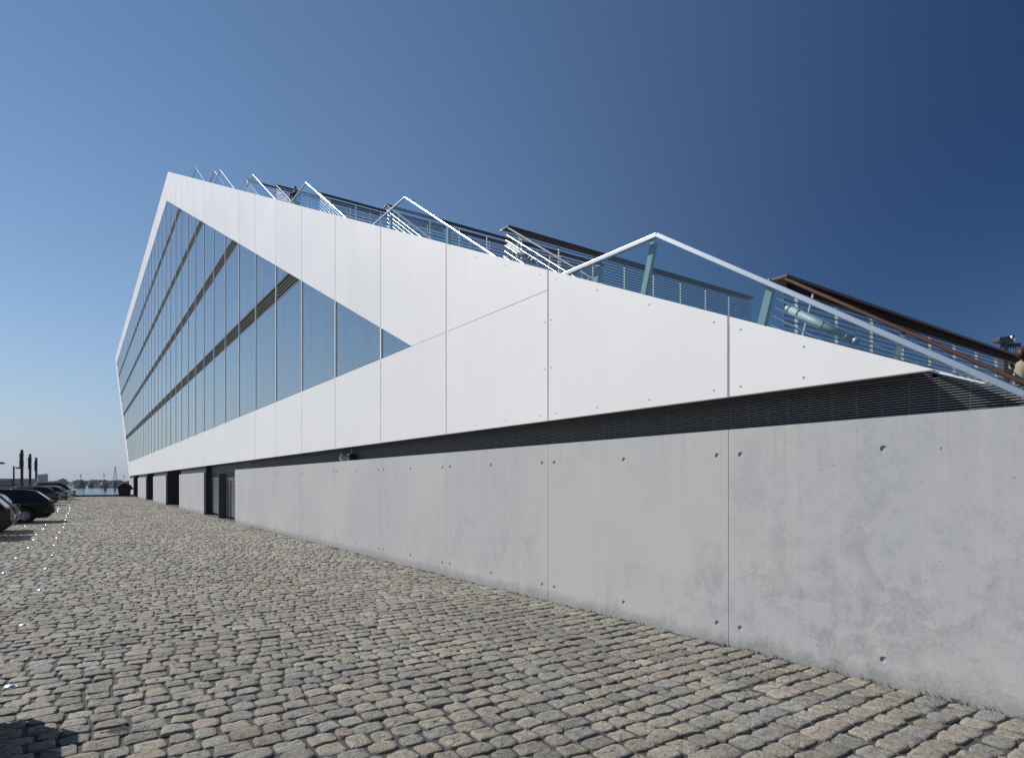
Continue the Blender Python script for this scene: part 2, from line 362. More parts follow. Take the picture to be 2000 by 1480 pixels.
def make_setts():
    rng = np.random.default_rng(11)
    cx, cy, ax, ay, rot = [], [], [], [], []
    y = -3.0
    while y < QY-.35:
        pitch = rng.uniform(.168, .196)
        xl = -.12*max(y, 0)-4.0; x = xl+rng.uniform(0, .2)
        while x < 5.40:
            ln = rng.uniform(.155, .245) if rng.random() > .06 else rng.uniform(.11, .15)
            gap = rng.uniform(.014, .032)
            if 5.485-x-ln < .11: ln = 5.485-x
            cx.append(x+ln/2); ax.append((ln-gap)/2)
            cy.append(y+pitch/2+.018*math.sin(x*.9+y*.35)+.010*math.sin(x*2.7+y)+rng.normal(0, .004))
            ay.append((pitch-rng.uniform(.013, .028))/2); rot.append(rng.normal(0, .035)); x += ln
        y += pitch
    cx, cy, ax, ay, rot = map(np.array, (cx, cy, ax, ay, rot))
    M = len(cx); far = np.hypot(cx, cy)
    hue = rng.random(M); val = rng.normal(1.50, .15, M).clip(1.0, 2.0)
    near_r = np.clip((cx+1.5)/5, 0, 1)
    base = np.empty((M, 3)); base[:] = (.168, .162, .144)
    warm = hue < .25+.25*near_r; base[warm] = (.186, .172, .142)
    pink = hue > .965-.03*near_r; base[pink] = (.198, .168, .142)
    blue = (hue > .6) & (hue < .75); base[blue] = (.161, .159, .151)
    tint = base*val[:, None]
    V, F4, T = [], [], []; off = 0; faces_all = []; tints = []; sm = []
    for lo, hi, N, rings in ((0, 13, 26, ((1.0, -.020), (.985, -.0025), (.93, .0022), (.62, .0035), (.25, .0035))),
                             (13, 34, 10, ((1.0, -.018), (.955, -.002), (.74, .005))),
                             (34, 999, 8, ((1.0, -.012), (.90, .004)))):
        idx = np.where((far >= lo) & (far < hi))[0]; m = len(idx)
        t = 2*np.pi*(np.arange(N)+.5)/N
        e = 2/rng.uniform(3.0, 7.0, m)[:, None]
        ox = np.sign(np.cos(t))*np.abs(np.cos(t))**e; oy = np.sign(np.sin(t))*np.abs(np.sin(t))**e
        wv = rng.normal(0, .024, (m, N)); wv = wv+.7*np.roll(wv, 1, 1)+.4*np.roll(wv, 2, 1)
        rad = (1+wv+rng.normal(0, .012, (m, N))).clip(.86, 1.09); ox = ox*rad; oy = oy*rad
        # shear / taper each stone a little
        tp = rng.normal(0, .07, (m, 1)); ox2 = ox*(1+tp*oy); oy2 = oy*(1+rng.normal(0, .07, (m, 1))*ox)
        tiltx = rng.normal(0, .03, (m, 1)); tilty = rng.normal(0, .03, (m, 1)); lift = rng.normal(0, .0035, (m, 1))
        c, s = np.cos(rot[idx])[:, None], np.sin(rot[idx])[:, None]
        P = []
        for q, (rr, zz) in enumerate(rings):
            X = ox2*rr*ax[idx][:, None]; Y = oy2*rr*ay[idx][:, None]
            Z = zz+lift+(tiltx*X+tilty*Y)+(rng.normal(0, .0026, (m, N)) if q >= 1 else 0)
            gx = cx[idx][:, None]+c*X-s*Y; gy = cy[idx][:, None]+s*X+c*Y
            P.append(np.stack([gx, gy, Z+gz(gy)], -1))
        P = np.stack(P, 1)                                   # m, rings, N, 3
        k = len(rings); nv = k*N
        V.append(P.reshape(-1, 3))
        st = off+np.arange(m)*nv
        for q in range(k-1):
            i = np.arange(N); j = (i+1) % N
            f = np.stack([q*N+i, q*N+j, (q+1)*N+j, (q+1)*N+i], -1)
            faces_all.append((st[:, None, None]+f[None]).reshape(-1, 4))
        cap = (k-1)*N+np.arange(N)
        faces_all.append(st[:, None]+cap[None])
        tints.append(np.repeat(tint[idx], nv, 0)); off += m*nv
    V = np.concatenate(V); tints = np.concatenate(tints)
    me = bpy.data.meshes.new('cobblestone_paving')
    me.vertices.add(len(V)); me.vertices.foreach_set('co', V.ravel())
    sizes = np.concatenate([np.full(len(f), f.shape[1]) for f in faces_all])
    loops = np.concatenate([f.ravel() for f in faces_all])
    me.loops.add(len(loops)); me.polygons.add(len(sizes))
    me.polygons.foreach_set('loop_start', np.concatenate([[0], np.cumsum(sizes)[:-1]]))
    me.loops.foreach_set('vertex_index', loops)
    me.polygons.foreach_set('use_smooth', np.ones(len(sizes), bool))
    me.update(calc_edges=True)
    at = me.color_attributes.new('stone_tint', 'FLOAT_COLOR', 'POINT')
    at.data.foreach_set('color', np.concatenate([tints, np.ones((len(tints), 1))], 1).ravel())
    me.materials.append(stonem)
    o = bpy.data.objects.new('cobblestone_paving', me); COL.objects.link(o)
    tag(o, kind='structure')
make_setts()

def make_weeds():
    rw = random.Random(5); m = MB()
    for i in range(420):
        y = 1.0+26*rw.random()**1.6; g = float(gz(y)); x = 5.49-rw.random()**2*.05
        for k in range(rw.randint(2, 6)):
            h = rw.uniform(.012, .045)*(1.6 if rw.random() < .08 else 1); a = rw.uniform(0, 6.28); w = rw.uniform(.002, .005)
            px, py = x+rw.uniform(-.02, .004), y+rw.uniform(-.03, .03); dx, dy = .5*h*math.cos(a), .5*h*math.sin(a)
            m.add([(px-w, py, g-.015), (px+w, py, g-.015), (px+dx+.4*w, py+dy, g-.005+h*.6), (px+dx*1.8, py+dy*1.8, g-.005+h)], [(0, 1, 2), (0, 2, 3)])
    tag(m.build('weeds', mat('dry_moss_weed', (.045, .05, .022), .9, var=.4, vscale=20)), kind='stuff')
make_weeds()

def water_mat():
    m = bpy.data.materials.new('river_water'); m.use_nodes = True; n, L = nodes_of(m); b = n['Principled BSDF']
    b.inputs['Base Color'].default_value = (.055, .085, .115, 1); b.inputs['Roughness'].default_value = .12
    tc = n.new('ShaderNodeTexCoord'); v = tc.outputs['Object']
    h = math_(n, L, 'ADD', noise(n, L, v, .35, 6, .6, vscale=(1, 1.6, 1)), math_(n, L, 'MULTIPLY', noise(n, L, v, .06, 3), 1.5))
    bp = n.new('ShaderNodeBump'); bp.inputs['Strength'].default_value = 1.0; bp.inputs['Distance'].default_value = .6
    L(h, bp.inputs['Height']); L(bp.outputs[0], b.inputs['Normal'])
    return m
WZ = -3.0
wm = MB().add([(-9000, QY, WZ), (9000, QY, WZ), (9000, 14000, WZ), (-9000, 14000, WZ)], [(0, 1, 2, 3)])
tag(wm.build('river_water', water_mat()), kind='structure')

# ------------------------------------------------------------------ the white wedge-shaped office building
D = 5.5                    # plane of the facade
SL = .4435                 # slope of the roof edge
Z0, ZA = 2.556, 25.35      # underside and top of the white facade
T0 = 2.04                  # tip of the wedge on the ground side
SA = T0+(ZA-Z0)/SL
FB, FT = 98.9, 140.0       # far edge, bottom and top
FS = (FT-FB)/(ZA-Z0)
O = [(T0, Z0), (SA, ZA), (FT, ZA), (FB, Z0)]
GT, GZ0, GZ1 = 11.36, 4.43, 23.46
GA = GT+(GZ1-GZ0)/SL
def far_in(z): return FB+(z-Z0)*FS-3.0
I = [(GT, GZ0), (GA, GZ1), (far_in(GZ1), GZ1), (far_in(GZ0), GZ0)]
BANDS = [(7.87, 8.45), (11.84, 12.42), (15.81, 16.39), (19.78, 20.36)]
ROWS = [(GZ0, 7.87), (8.45, 11.84), (12.42, 15.81), (16.39, 19.78), (20.36, GZ1)]
J0, P = 3.92, 3.0
bld = empty('office_building', (D, 50, 0), 0, 'long white wedge shaped office building with sloping roof edge and blue glass facade', 'building')
def bpart(mb, name, m, **k):
    mb.v = [(x-D, y-50, z) for x, y, z in mb.v]
    return mb.build(name, m, bld, **k)
def strip(poly, a, b): return clip(clip(poly, 1, 0, -a), -1, 0, b)
joints = [T0-.5]+[J0+P*k for k in range(0, 46)]
gap = .0125
def shrink(poly, d):
    c = (sum(p[0] for p in poly)/len(poly), sum(p[1] for p in poly)/len(poly))
    return [(p[0]+(c[0]-p[0])*d, p[1]+(c[1]-p[1])*d) for p in poly]
screw = mat('screw_head', (.20, .20, .20), .5, metal=.5)
back = MB()
def panel(poly, screws=None):
    if area(poly) < .01: return
    m = MB().prism(poly, D, D+.05)
    o = bpart(m, 'cladding_panel', white, bevel=.003, seg=1)
    if screws:
        for (y, z) in screws:
            MB().tube((-.0035, y-50, z), (.01, y-50, z), .0085, n=10).build('screw', screw, o)
for i, (a, b) in enumerate(zip(joints[:-1], joints[1:])):
    st = strip(O, a+gap, b-gap)
    if area(st) < .01: continue
    sc = []
    top = lambda y: min(Z0+SL*(y-T0), ZA)
    if b < 11:
        for f in (.06, .36, .66, .94):
            y = a+(b-a)*f
            if y > T0+.35 and top(y)-.11 > Z0+.2: sc.append((y, top(y)-.10)); sc.append((y, Z0+.09))
        for y in (a+.07, b-.07):
            if y < T0+.3: continue
            z = Z0+.75
            while z < top(y)-.5: sc.append((y, z)); z += .68
    back.prism(clip(clip(clip(shrink(strip(O, a, b), .0), -SL, 1, SL*T0-Z0+.0) and strip(O, a, b), 0, 1, -Z0-.03), SL, -1, -SL*T0+Z0-.05), D+.055, D+.07) if b < 11.4 else None
    if b <= 6.95:
        panel(st, sc)
        continue
    panel(clip(st, 0, -1, GZ0-.003), [p for p in sc if p[1] < GZ0])
    up = clip(st, 0, 1, -GZ0-.003)
    if a < 9.7: up_s = [p for p in sc if p[1] > GZ0]
    else: up_s = None
    up = clip(up, -SL, 1, SL*GT-GZ0) if b < GA+P else up
    pcs = []
    if a < GA < b:
        pcs = [clip(up, -1, 0, GA-gap), clip(clip(strip(O, max(a, GA)+gap, b-gap), 0, 1, -GZ1), 1, 0, -GA)]
    elif a >= GA:
        q = clip(strip(O, a+gap, b-gap), 0, 1, -GZ1)
        pcs = [q]
    else: pcs = [up]
    for q in pcs: panel(q, up_s)
# the sloping end panel beyond the last pane
panel([(far_in(GZ0), GZ0+.006), (FB+(GZ0-Z0)*FS, GZ0+.006), (FB+(GZ1-Z0)*FS, GZ1-.006), (far_in(GZ1), GZ1-.006)])
# dark sub-frame seen in the joints
for z0_, z1_ in ((Z0+.03, GZ0-.02),):
    back.prism([(11.3, z0_), (FB-.1, z0_), (FB+1.5, z1_), (11.3, z1_)], D+.055, D+.07)
back.prism([(GT+.05, GZ0+.05+.05), (GA-.1, GZ1+.05), (FT-6, GZ1+.05), (FT-1.5, ZA-.05), (SA+.05, ZA-.05), (11.35, Z0+SL*(11.35-T0)-.05)], D+.055, D+.07)
bpart(back, 'subframe', dark)

# glazing: one window per bay and storey, white mullions, dark louvre bands between the storeys
wins = []
for i, (a, b) in enumerate(zip(joints[:-1], joints[1:])):
    for r, (z0_, z1_) in enumerate(ROWS):
        q = clip(clip(strip(I, a+.05, b-.05), 0, 1, -z0_-.015), 0, -1, z1_-.015)
        if len(q) > 2 and area(q) > .03:
            yc = sum(p[0] for p in q)/len(q); z = yc*CT+D*ST
            wins.append((area(q)/z**3, q, r, a, b))
wins.sort(key=lambda w: -w[0])
rest = MB()
def blind(q, parent, top_frac=1.0):
    ys = [p[0] for p in q]; zs = [p[1] for p in q]; m = MB()
    mid = (min(ys)+max(ys))/2; zt = min(zs)+(max(zs)-min(zs))*top_frac
    for (u0, u1) in ((min(ys)+.12, mid-.10), (mid+.12, max(ys)-.12)):
        z = min(zs)+.10
        while z < zt:
            s_ = clip(clip(q, 0, 1, -z), 0, -1, z+.05)
            if len(s_) > 2:
                y0 = max(u0, min(p[0] for p in clip(q, 0, 1, -z-.03) or q)); y1 = u1
                if y1-y0 > .1:
                    X = D+.26
                    m.add([(X, y0, z), (X, y1, z), (X+.055, y1, z+.022), (X+.055, y0, z+.022), (X, y0, z+.006), (X, y1, z+.006), (X+.055, y1, z+.028), (X+.055, y0, z+.028)],
                          [(0,3,2,1),(4,5,6,7),(0,1,5,4),(1,2,6,5),(2,3,7,6),(3,0,4,7)])
            z += .074
    if m.v:
        m.v = [(x-D, y-50, z) for x, y, z in m.v]
        m.build('venetian_blind', blindm, parent)
for n_, (w, q, r, a, b) in enumerate(wins):
    if n_ < 98:
        m = MB().prism(q, D+.018, D+.030)
        o = bpart(m, 'window', wglass)
        if r == 0 and b < 35: blind(q, o, 1.0 if b < 26 else .75)
        if r == 1 and b < 32: blind(q, o, .45)
    else: rest.prism(q, D+.018, D+.030)
o = bpart(rest, 'window', wglass); o['kind'] = 'stuff'
for k in range(0, 46):
    y = J0+P*k
    q = strip(I, y-.028, y+.028)
    if len(q) > 2: bpart(MB().prism(q, D-.004, D+.09), 'mullion', white)
for (z0_, z1_) in BANDS:
    q = clip(clip(I, 0, 1, -z0_), 0, -1, z1_)
    m = MB()
    m.prism(q, D+.16, D+.18, 1)
    for z, h_ in ((z0_+.012, .035), (z0_+.15, .022), (z0_+.27, .022), (z0_+.39, .022), (z1_-.035, .035)):
        s_ = clip(clip(I, 0, 1, -z), 0, -1, z+h_)
        m.prism(s_, D+.02, D+.15, 0)
    bpart(m, 'louvre_band', [mat('bronze_louvre', (.20, .20, .185), .45, metal=.3), dark])
# inside: floor slabs, rear wall; far facade, roof and underside close the volume
m = MB()
for (z0_, z1_) in BANDS: m.prism(clip(clip(shrink(I, .004), 0, 1, -z0_), 0, -1, z1_), D+.20, D+9)
m.prism([(GT, GZ0-.2), (far_in(GZ0), GZ0-.2), (far_in(GZ0), GZ0-.02), (GT, GZ0-.02)], D+.20, D+9)
bpart(m, 'floor_slab', intm)
bpart(MB().prism(shrink(I, .002), D+9.02, D+9.1), 'core_wall', intd)
m = MB(); m.prism(shrink(O, .002), D+15.5, D+15.6); bpart(m, 'rear_facade', white)
m = MB().prism([(FB-.35, Z0+.02), (FB-.05, Z0+.02), (FT-.05, ZA-.02), (FT-.35, ZA-.02)], D+.08, D+15.45); bpart(m, 'end_facade', white)
# roof: recessed sloping deck, flat top, two stepped flights along the edges
m = MB()
m.prism([(T0+1.6, Z0+.02), (SA+.9, ZA-.85), (FT-.5, ZA-.85), (FT-.5, ZA-1.1), (SA+.9, ZA-1.1), (T0+2.3, Z0+.02)], D+.09, D+15.4)
bpart(m, 'roof_deck', mat('roof_decking', (.20, .20, .20), .8, var=.1))
bpart(MB().prism([(T0+.3, Z0+.01), (FB-.4, Z0+.01), (FB-.4, Z0+.12), (T0+.3, Z0+.12)], D+.06, D+15.4), 'soffit', mat('dark_soffit', (.05, .045, .04), .6))
# steps: rise 3.05 m over 4.49 m, then a 2.4 m landing, period 6.88 m
SN = lambda n: 4.93+6.88*n-.0*n
ZN = lambda n: 4.58+3.05*n
def stair_profile(off):
    pts = []
    for n in range(0, 7):
        s0 = SN(n)-4.49; z0_ = ZN(n)-3.05-off
        for k in range(18):
            pts += [(s0+k*4.49/18, z0_+k*3.05/18), (s0+k*4.49/18, z0_+(k+1)*3.05/18)]
        pts += [(SN(n), ZN(n)-off), (SN(n)+2.39, ZN(n)-off)]
    return pts
for x0 in (D+.2, D+12.9):
    pts = [p for p in stair_profile(.98) if p[0] > T0+.8 and p[1] > Z0+.12]
    pts = [(y, min(z, Z0+SL*(y-T0)-.05)) for y, z in pts]
    pts += [(pts[-1][0], pts[-1][1]-1.5), (pts[0][0]+3.4, pts[0][1])]
    bpart(MB().prism(pts, x0, x0+2.45), 'roof_stairs', mat('stair_concrete', (.33, .33, .32), .8, var=.1))

# recessed ventilation grille between concrete wall and white facade
GX = D+.36
m = MB()
z = 2.02
while z < 2.66:
    y0 = T0+(z-Z0)/SL-.10 if z < Z0 else T0+.25
    for ya, yb in ((y0, 2.188), (2.194, 5.18), (5.188, 8.18), (8.188, 11.18), (11.188, 17.2), (17.21, 27.2)):
        if yb > ya: m.box(GX-.020, GX+.012, ya, yb, z, z+.0065)
    z += .0215
y = 1.25
while y < 27:
    zt = min(Z0+.1, Z0+SL*(y-T0)+.02)
    m.box(GX-.014, GX-.010, y-.0014, y+.0014, 1.9, zt, 0); y += .222
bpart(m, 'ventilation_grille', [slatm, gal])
m = MB().prism([(1.05, 1.6), (28, 1.6), (28, 2.66), (T0+.3, 2.66), (T0-.45, Z0-.27)], GX+.08, GX+.12)
bpart(m, 'grille_backing', dark)
# thin sloping edge strip carrying on from the tip of the facade down to the wall
m = MB().bar((D+.10, T0+.05, Z0+.004), (D+.10, T0-.32, Z0-.004-SL*.32), .16, .010)
bpart(m, 'edge_strip', white)
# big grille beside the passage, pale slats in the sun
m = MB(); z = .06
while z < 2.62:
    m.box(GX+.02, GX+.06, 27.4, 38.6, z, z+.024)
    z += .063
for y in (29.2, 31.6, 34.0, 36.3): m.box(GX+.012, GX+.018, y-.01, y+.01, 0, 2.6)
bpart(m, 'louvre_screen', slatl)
bpart(MB().box(GX+.11, GX+.16, 27.3, 38.7, -.1, 2.66), 'louvre_backing', mat('screen_backing', (.03, .031, .033), .7))
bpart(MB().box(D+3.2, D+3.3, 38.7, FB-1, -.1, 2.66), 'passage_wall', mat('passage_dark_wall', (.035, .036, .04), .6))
# steel fin and thin post in front of the pale grille
fin = MB().box(D+.02, GX+.0, 32.60, 32.70, -.07, 2.09)
tag(fin.build('steel_fin', greyst), 'tall dark steel fin standing in front of the pale grille beside the long concrete wall', 'fin')
pst = MB().box(D+.22, D+.27, 30.9, 30.96, -.07, 1.75)
tag(pst.build('steel_post', greyst), 'thin dark steel post before the pale grille, shorter than the fin beside it', 'post')

# ------------------------------------------------------------------ concrete wall and piers
WT = 2.216
def concrete_wall(name, y0, y1, zb, x1, label, cat, group, jts, holes=True):
    bm = bmesh.new()
    def face_with_holes(a, b2):
        hs = []
        if holes:
            for j in jts:
                for y in (j-.14, j+.14, j+1.5):
                    if a+.04 < y < b2-.04:
                        for z in (1.955, .19): hs.append((y, z))
        ed = []
        vs = [bm.verts.new((D, a, zb)), bm.verts.new((D, b2, zb)), bm.verts.new((D, b2, WT)), bm.verts.new((D, a, WT))]
        for i in range(4): ed.append(bm.edges.new((vs[i], vs[(i+1) % 4])))
        rings = []
        for (y, z) in hs:
            ring = [bm.verts.new((D, y+.027*math.cos(t), z+.027*math.sin(t))) for t in [2*math.pi*k/20 for k in range(20)]]
            for i in range(20): ed.append(bm.edges.new((ring[i], ring[(i+1) % 20])))
            rings.append((y, z, ring))
        bmesh.ops.triangle_fill(bm, use_beauty=True, use_dissolve=False, edges=ed)
        for (y, z, ring) in rings:
            inner = [bm.verts.new((D+.013, y+.022*math.cos(t), z+.022*math.sin(t))) for t in [2*math.pi*k/20 for k in range(20)]]
            for i in range(20): bm.faces.new((ring[i], ring[(i+1) % 20], inner[(i+1) % 20], inner[i]))
            bm.faces.new(inner)
        w = [bm.verts.new((D+.04, v.co.y, v.co.z)) for v in vs]
        for i in range(4): bm.faces.new((vs[i], vs[(i+1) % 4], w[(i+1) % 4], w[i]))
    cuts = [y0]+[j for j in jts if y0+.1 < j < y1-.1]+[y1]
    for i, (a, b2) in enumerate(zip(cuts[:-1], cuts[1:])):
        face_with_holes(a+(.0035 if i else 0), b2-(.0035 if i < len(cuts)-2 else 0))
    bx = [bm.verts.new(p) for p in ((D+.036, y0+.002, zb), (x1, y0+.002, zb), (x1, y1-.002, zb), (D+.036, y1-.002, zb),
                                    (D+.036, y0+.002, WT-.002), (x1, y0+.002, WT-.002), (x1, y1-.002, WT-.002), (D+.036, y1-.002, WT-.002))]
    for f in ((0,3,2,1),(4,5,6,7),(0,1,5,4),(1,2,6,5),(2,3,7,6),(3,0,4,7)): bm.faces.new([bx[i] for i in f])
    bmesh.ops.recalc_face_normals(bm, faces=[f for f in bm.faces])
    me = bpy.data.meshes.new(name); bm.to_mesh(me); bm.free(); me.materials.append(concrete)
    o = bpy.data.objects.new(name, me); COL.objects.link(o)
    return tag(o, label, cat, group)
jts = [J0+P*k for k in range(-3, 9)]
concrete_wall('concrete_wall', -6.0, 28.7, -.12, D+.30, 'long low grey concrete wall with round tie holes and damp stains along the cobbles', 'wall', None, jts)
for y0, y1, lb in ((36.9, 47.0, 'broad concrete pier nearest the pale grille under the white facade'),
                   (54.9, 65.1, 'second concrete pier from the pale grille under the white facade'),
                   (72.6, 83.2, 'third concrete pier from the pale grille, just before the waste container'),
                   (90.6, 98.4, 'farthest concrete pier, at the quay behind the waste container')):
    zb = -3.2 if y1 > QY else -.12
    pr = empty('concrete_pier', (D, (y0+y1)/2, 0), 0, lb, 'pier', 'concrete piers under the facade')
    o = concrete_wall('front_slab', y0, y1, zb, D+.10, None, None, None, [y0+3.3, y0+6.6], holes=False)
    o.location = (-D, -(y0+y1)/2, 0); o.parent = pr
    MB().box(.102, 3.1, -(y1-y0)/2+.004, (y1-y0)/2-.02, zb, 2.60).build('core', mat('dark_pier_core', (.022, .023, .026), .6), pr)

# ------------------------------------------------------------------ balustrades and railings on the roof
SLP = .68                  # slope of the stair flights
def edge_z(y): return Z0+SL*(y-T0)
ORD = ['lowest and largest glass balustrade triangle, nearest the right end of the roof edge',
       'second glass balustrade triangle up the roof edge, with a sun glint along its rail',
       'third glass balustrade triangle up the roof edge, before the dark figure on the stairs',
       'fourth glass balustrade triangle up the roof edge, left of the dark figure on the stairs',
       'fifth glass balustrade triangle up the roof edge, in front of a half hidden smaller one',
       'small half hidden glass balustrade just left of the fifth triangle near the roof top',
       'topmost glass balustrade triangle at the peak of the roof edge']
def glass_guard(n, X, lean, posts, label):
    SLP = .662; s, z = SN(n), ZN(n)
    ez = lambda y: edge_z(y)-.03
    sl = s+(z-edge_z(s))/SL                      # where the level rail meets the roof edge
    sr = s-(z-edge_z(s))/(SLP-SL)                # where the sloping rail meets it
    root = empty('glass_balustrade', (X, s, edge_z(s)), 0, label, 'balustrade', 'glass balustrades along the roof edge')
    def at(mb): mb.v = [(x-X, y-s, q-edge_z(s)) for x, y, q in mb.v]; return mb
    r = .026 if n < 1 else .0155 if n < 2 else .018 if n < 3 else .021
    m = MB().bar((X, s, z), (X, sl+.15, z), 2*r, 2*r)
    d = Vector((0, -1, -SLP)).normalized()
    m.bar((X, s, z), (X, sr-.05, z-SLP*(s-sr+.05)), 2*r, 2*r)
    at(m).build('top_rail', railm, root, bevel=.006)
    topz = lambda y: z if y >= s else z-SLP*(s-y)
    cuts = [sl]+[c for c in posts]+[sr]
    for a, b in zip(cuts[:-1], cuts[1:]):        # far to near
        pa, pb = (lean if a != sl else 0), (lean if b != sr else 0)
        g = .006
        poly = [(a-g-0, min(topz(a), z)-.03)]
        if a > s > b: poly.append((s, z-.03))
        poly += [(b+g, topz(b)-.03), (b+g+pb*(topz(b)-ez(b)), ez(b+pb*.7)), (a-g+pa*(topz(a)-ez(a)), ez(a+pa*.7))]
        # drop coincident points at the pointed ends
        q = [poly[0]]
        for p in poly[1:]:
            if abs(p[0]-q[-1][0])+abs(p[1]-q[-1][1]) > .02: q.append(p)
        if len(q) > 2 and area(q) > .01: at(MB().prism(q, X-.006, X+.006)).build('glass_pane', bglass, root)
    if n < 2:
        for c in ([s+.13, s-1.40, s+1.08] if n == 0 else [s+.9, s-1.7]):
            zt = topz(c)-.03; zb = edge_z(c)-.06
            at(MB().bar((X+.09, c, zt), (X+.09, c+lean*(zt-zb), zb), .05, .085, side=(1, 0, 0))).build('post', mat('pale_green_steel', (.36, .44, .44), .5), root, bevel=.004)
    return root
glass_guard(0, D+.06, .28, [SN(0), SN(0)-1.26], ORD[0])
glass_guard(1, D+.06, 0, [SN(1)+.9, SN(1), SN(1)-1.15], ORD[1])
glass_guard(2, D+.06, 0, [SN(2), SN(2)-1.3], ORD[2])
glass_guard(3, D+.06, 0, [SN(3), SN(3)-1.3], ORD[3])
glass_guard(4, D+.06, 0, [SN(4), SN(4)-1.3], ORD[4])
glass_guard(5, 6.43, 0, [SN(5)], ORD[5])
glass_guard(6, 6.43, 0, [SN(6), SN(6)-1.3], ORD[6])

XR = 8.17                  # inner railing of the stair
def tilt_pt(y, z, dz, lean): return (y+lean*dz, z-dz)
def flight_railing(n, lean, label, rail_mat, lamp):
    s, z = SN(n), ZN(n)
    root = empty('stair_railing', (XR, s, z-1.0), 0, label, 'railing', 'bar railings of the stair flights')
    def at(mb): mb.v = [(x-XR, y-s, q-z+1.0) for x, y, q in mb.v]; return mb
    L_ = 4.6 if n else 4.2
    m = MB(); m.tube((XR, s, z), (XR, s-L_, z-SLP*L_), .024, n=10); m.tube((XR, s, z), (XR, s+.28, z), .024, n=10)
    at(m).build('handrail', rail_mat, root, smooth=False)
    for k in range(1, 8):
        dz = .03+.118*k; m = MB(); sh = lean*dz
        m.tube((XR+.03, s+.03+sh, z-dz), (XR+.03, s-L_+sh, z-dz-SLP*(L_+.03)), (.0052 if n < 3 else .008), n=8)
        at(m).build('rail_bar', railm, root)
    for c, w in ((.42, .012), (1.55, .030), (2.75, .012), (3.9, .030)):
        y = s-c; zz = z-SLP*c
        m = MB().bar((XR+.06, y, zz), (XR+.06, y+lean*1.0, zz-1.0), .012, 2*w, side=(1, 0, 0))
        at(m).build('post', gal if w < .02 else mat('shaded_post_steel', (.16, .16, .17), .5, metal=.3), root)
def lamp_tube(n, lean, label, c0, dz):
    s, z = SN(n), ZN(n)
    d = Vector((0, -1, -SLP)).normalized(); p = Vector((XR-.10, s-c0+lean*dz, z-SLP*c0-dz))
    root = empty('tube_lamp', p, 0, label, 'lamp', 'tube lamps fixed to the stair railings')
    def L2(a, b, r, nm, m, n=16):
        MB().tube(d*a, d*b, r, n=n).build(nm, m, root, smooth=True)
    L2(0, 1.02, .047, 'diffuser', mat('frosted_tube', (.33, .40, .42), .5))
    L2(-.07, .0, .040, 'end_cap', gal); L2(1.02, 1.10, .040, 'end_cap', gal)
    for a in (.13, .55, .93):
        m = MB().tube(d*a, d*(a+.015), .053, n=16); m.bar(d*a+Vector((0,0,.05)), d*a+Vector((.13, .05, .14)), .012, .012)
        m.build('clamp', steel, root)
def cross_railing(n, X1, label, cap, step):
    s, z = SN(n), ZN(n)
    root = empty('landing_railing', (XR, s, z-1.0), 0, label, 'railing', 'railings across the roof landings')
    def at(mb): mb.v = [(x-XR, y-s, q-z+1.0) for x, y, q in mb.v]; return mb
    w = .26 if n < 2 else .16
    m = MB().box(XR-.03, X1, s-w*.35, s+w*.65, z-.025, z+.02)
    at(m).build('handrail', cap, root, bevel=.008)
    if n == 0:
        at(MB().box(XR-.06, XR+.02, s+w*.65, s+w*.65+.10, z-.03, z+.02)).build('end_plate', gal, root)
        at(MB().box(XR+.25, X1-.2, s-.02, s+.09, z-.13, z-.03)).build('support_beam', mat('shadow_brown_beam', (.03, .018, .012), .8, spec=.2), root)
    k = 0; zz = z-.14
    while zz > z-1.02:
        at(MB().tube((XR+.05, s+.02, zz), (X1, s+.02, zz), .0115, n=6)).build('rail_bar', mat('dull_rail_bar', (.13, .14, .16), .5, metal=.2), root); zz -= step
    x = XR+.45
    while x < X1:
        at(MB().box(x-.006, x+.006, s+.03, s+.08, z-1.05, z-.02)).build('post', gal, root); x += 1.15
    # small clamps where bars meet posts are left to the bar mesh
for n, lean, lb in ((0, .28, 'lowest stair railing with brown handrail behind the largest glass triangle'),
                    (1, .25, 'second stair railing of bright bars between the first and second glass triangles'),
                    (2, .1, 'third stair railing, bright bars seen through the second glass triangle'),
                    (3, .1, 'fourth stair railing, bright bars beside the third glass triangle'),
                    (4, .1, 'fifth stair railing of bright bars right of the fourth glass triangle'),
                    (5, .1, 'topmost stair railing, bright bars seen through the fourth glass triangle')):
    flight_railing(n, lean, lb, mat('brown_handrail_tube', (.11, .048, .030), .45) if n == 0 else mat('handrail_bronze', (.34, .30, .28), .35, metal=.7), None)
lamp_tube(0, .28, 'large frosted tube lamp on the lowest stair railing', .27, .33)
lamp_tube(1, .25, 'frosted tube lamp on the second stair railing, right of the second glass triangle', .32, .31)
darkrail = mat('shaded_handrail', (.055, .05, .052), .5)
for n, X1, cap, st, lb in ((0, 20.6, wood, .075, 'wide brown topped railing across the lowest landing at the right edge'),
                           (1, 17.8, darkrail, .075, 'dark railing across the second landing, behind the lowest glass triangle'),
                           (2, 17.8, darkrail, .11, 'dark railing across the third landing, right of the second glass triangle'),
                           (3, 17.8, darkrail, .14, 'dark railing across the fourth landing, between the second and third glass triangles'),
                           (4, 17.8, darkrail, .14, 'dark railing across the fifth landing, behind the standing dark figure'),
                           (5, 17.8, darkrail, .2, 'topmost dark railing across the roof, right of the fourth glass triangle')):
    cross_railing(n, X1, lb, cap, st)

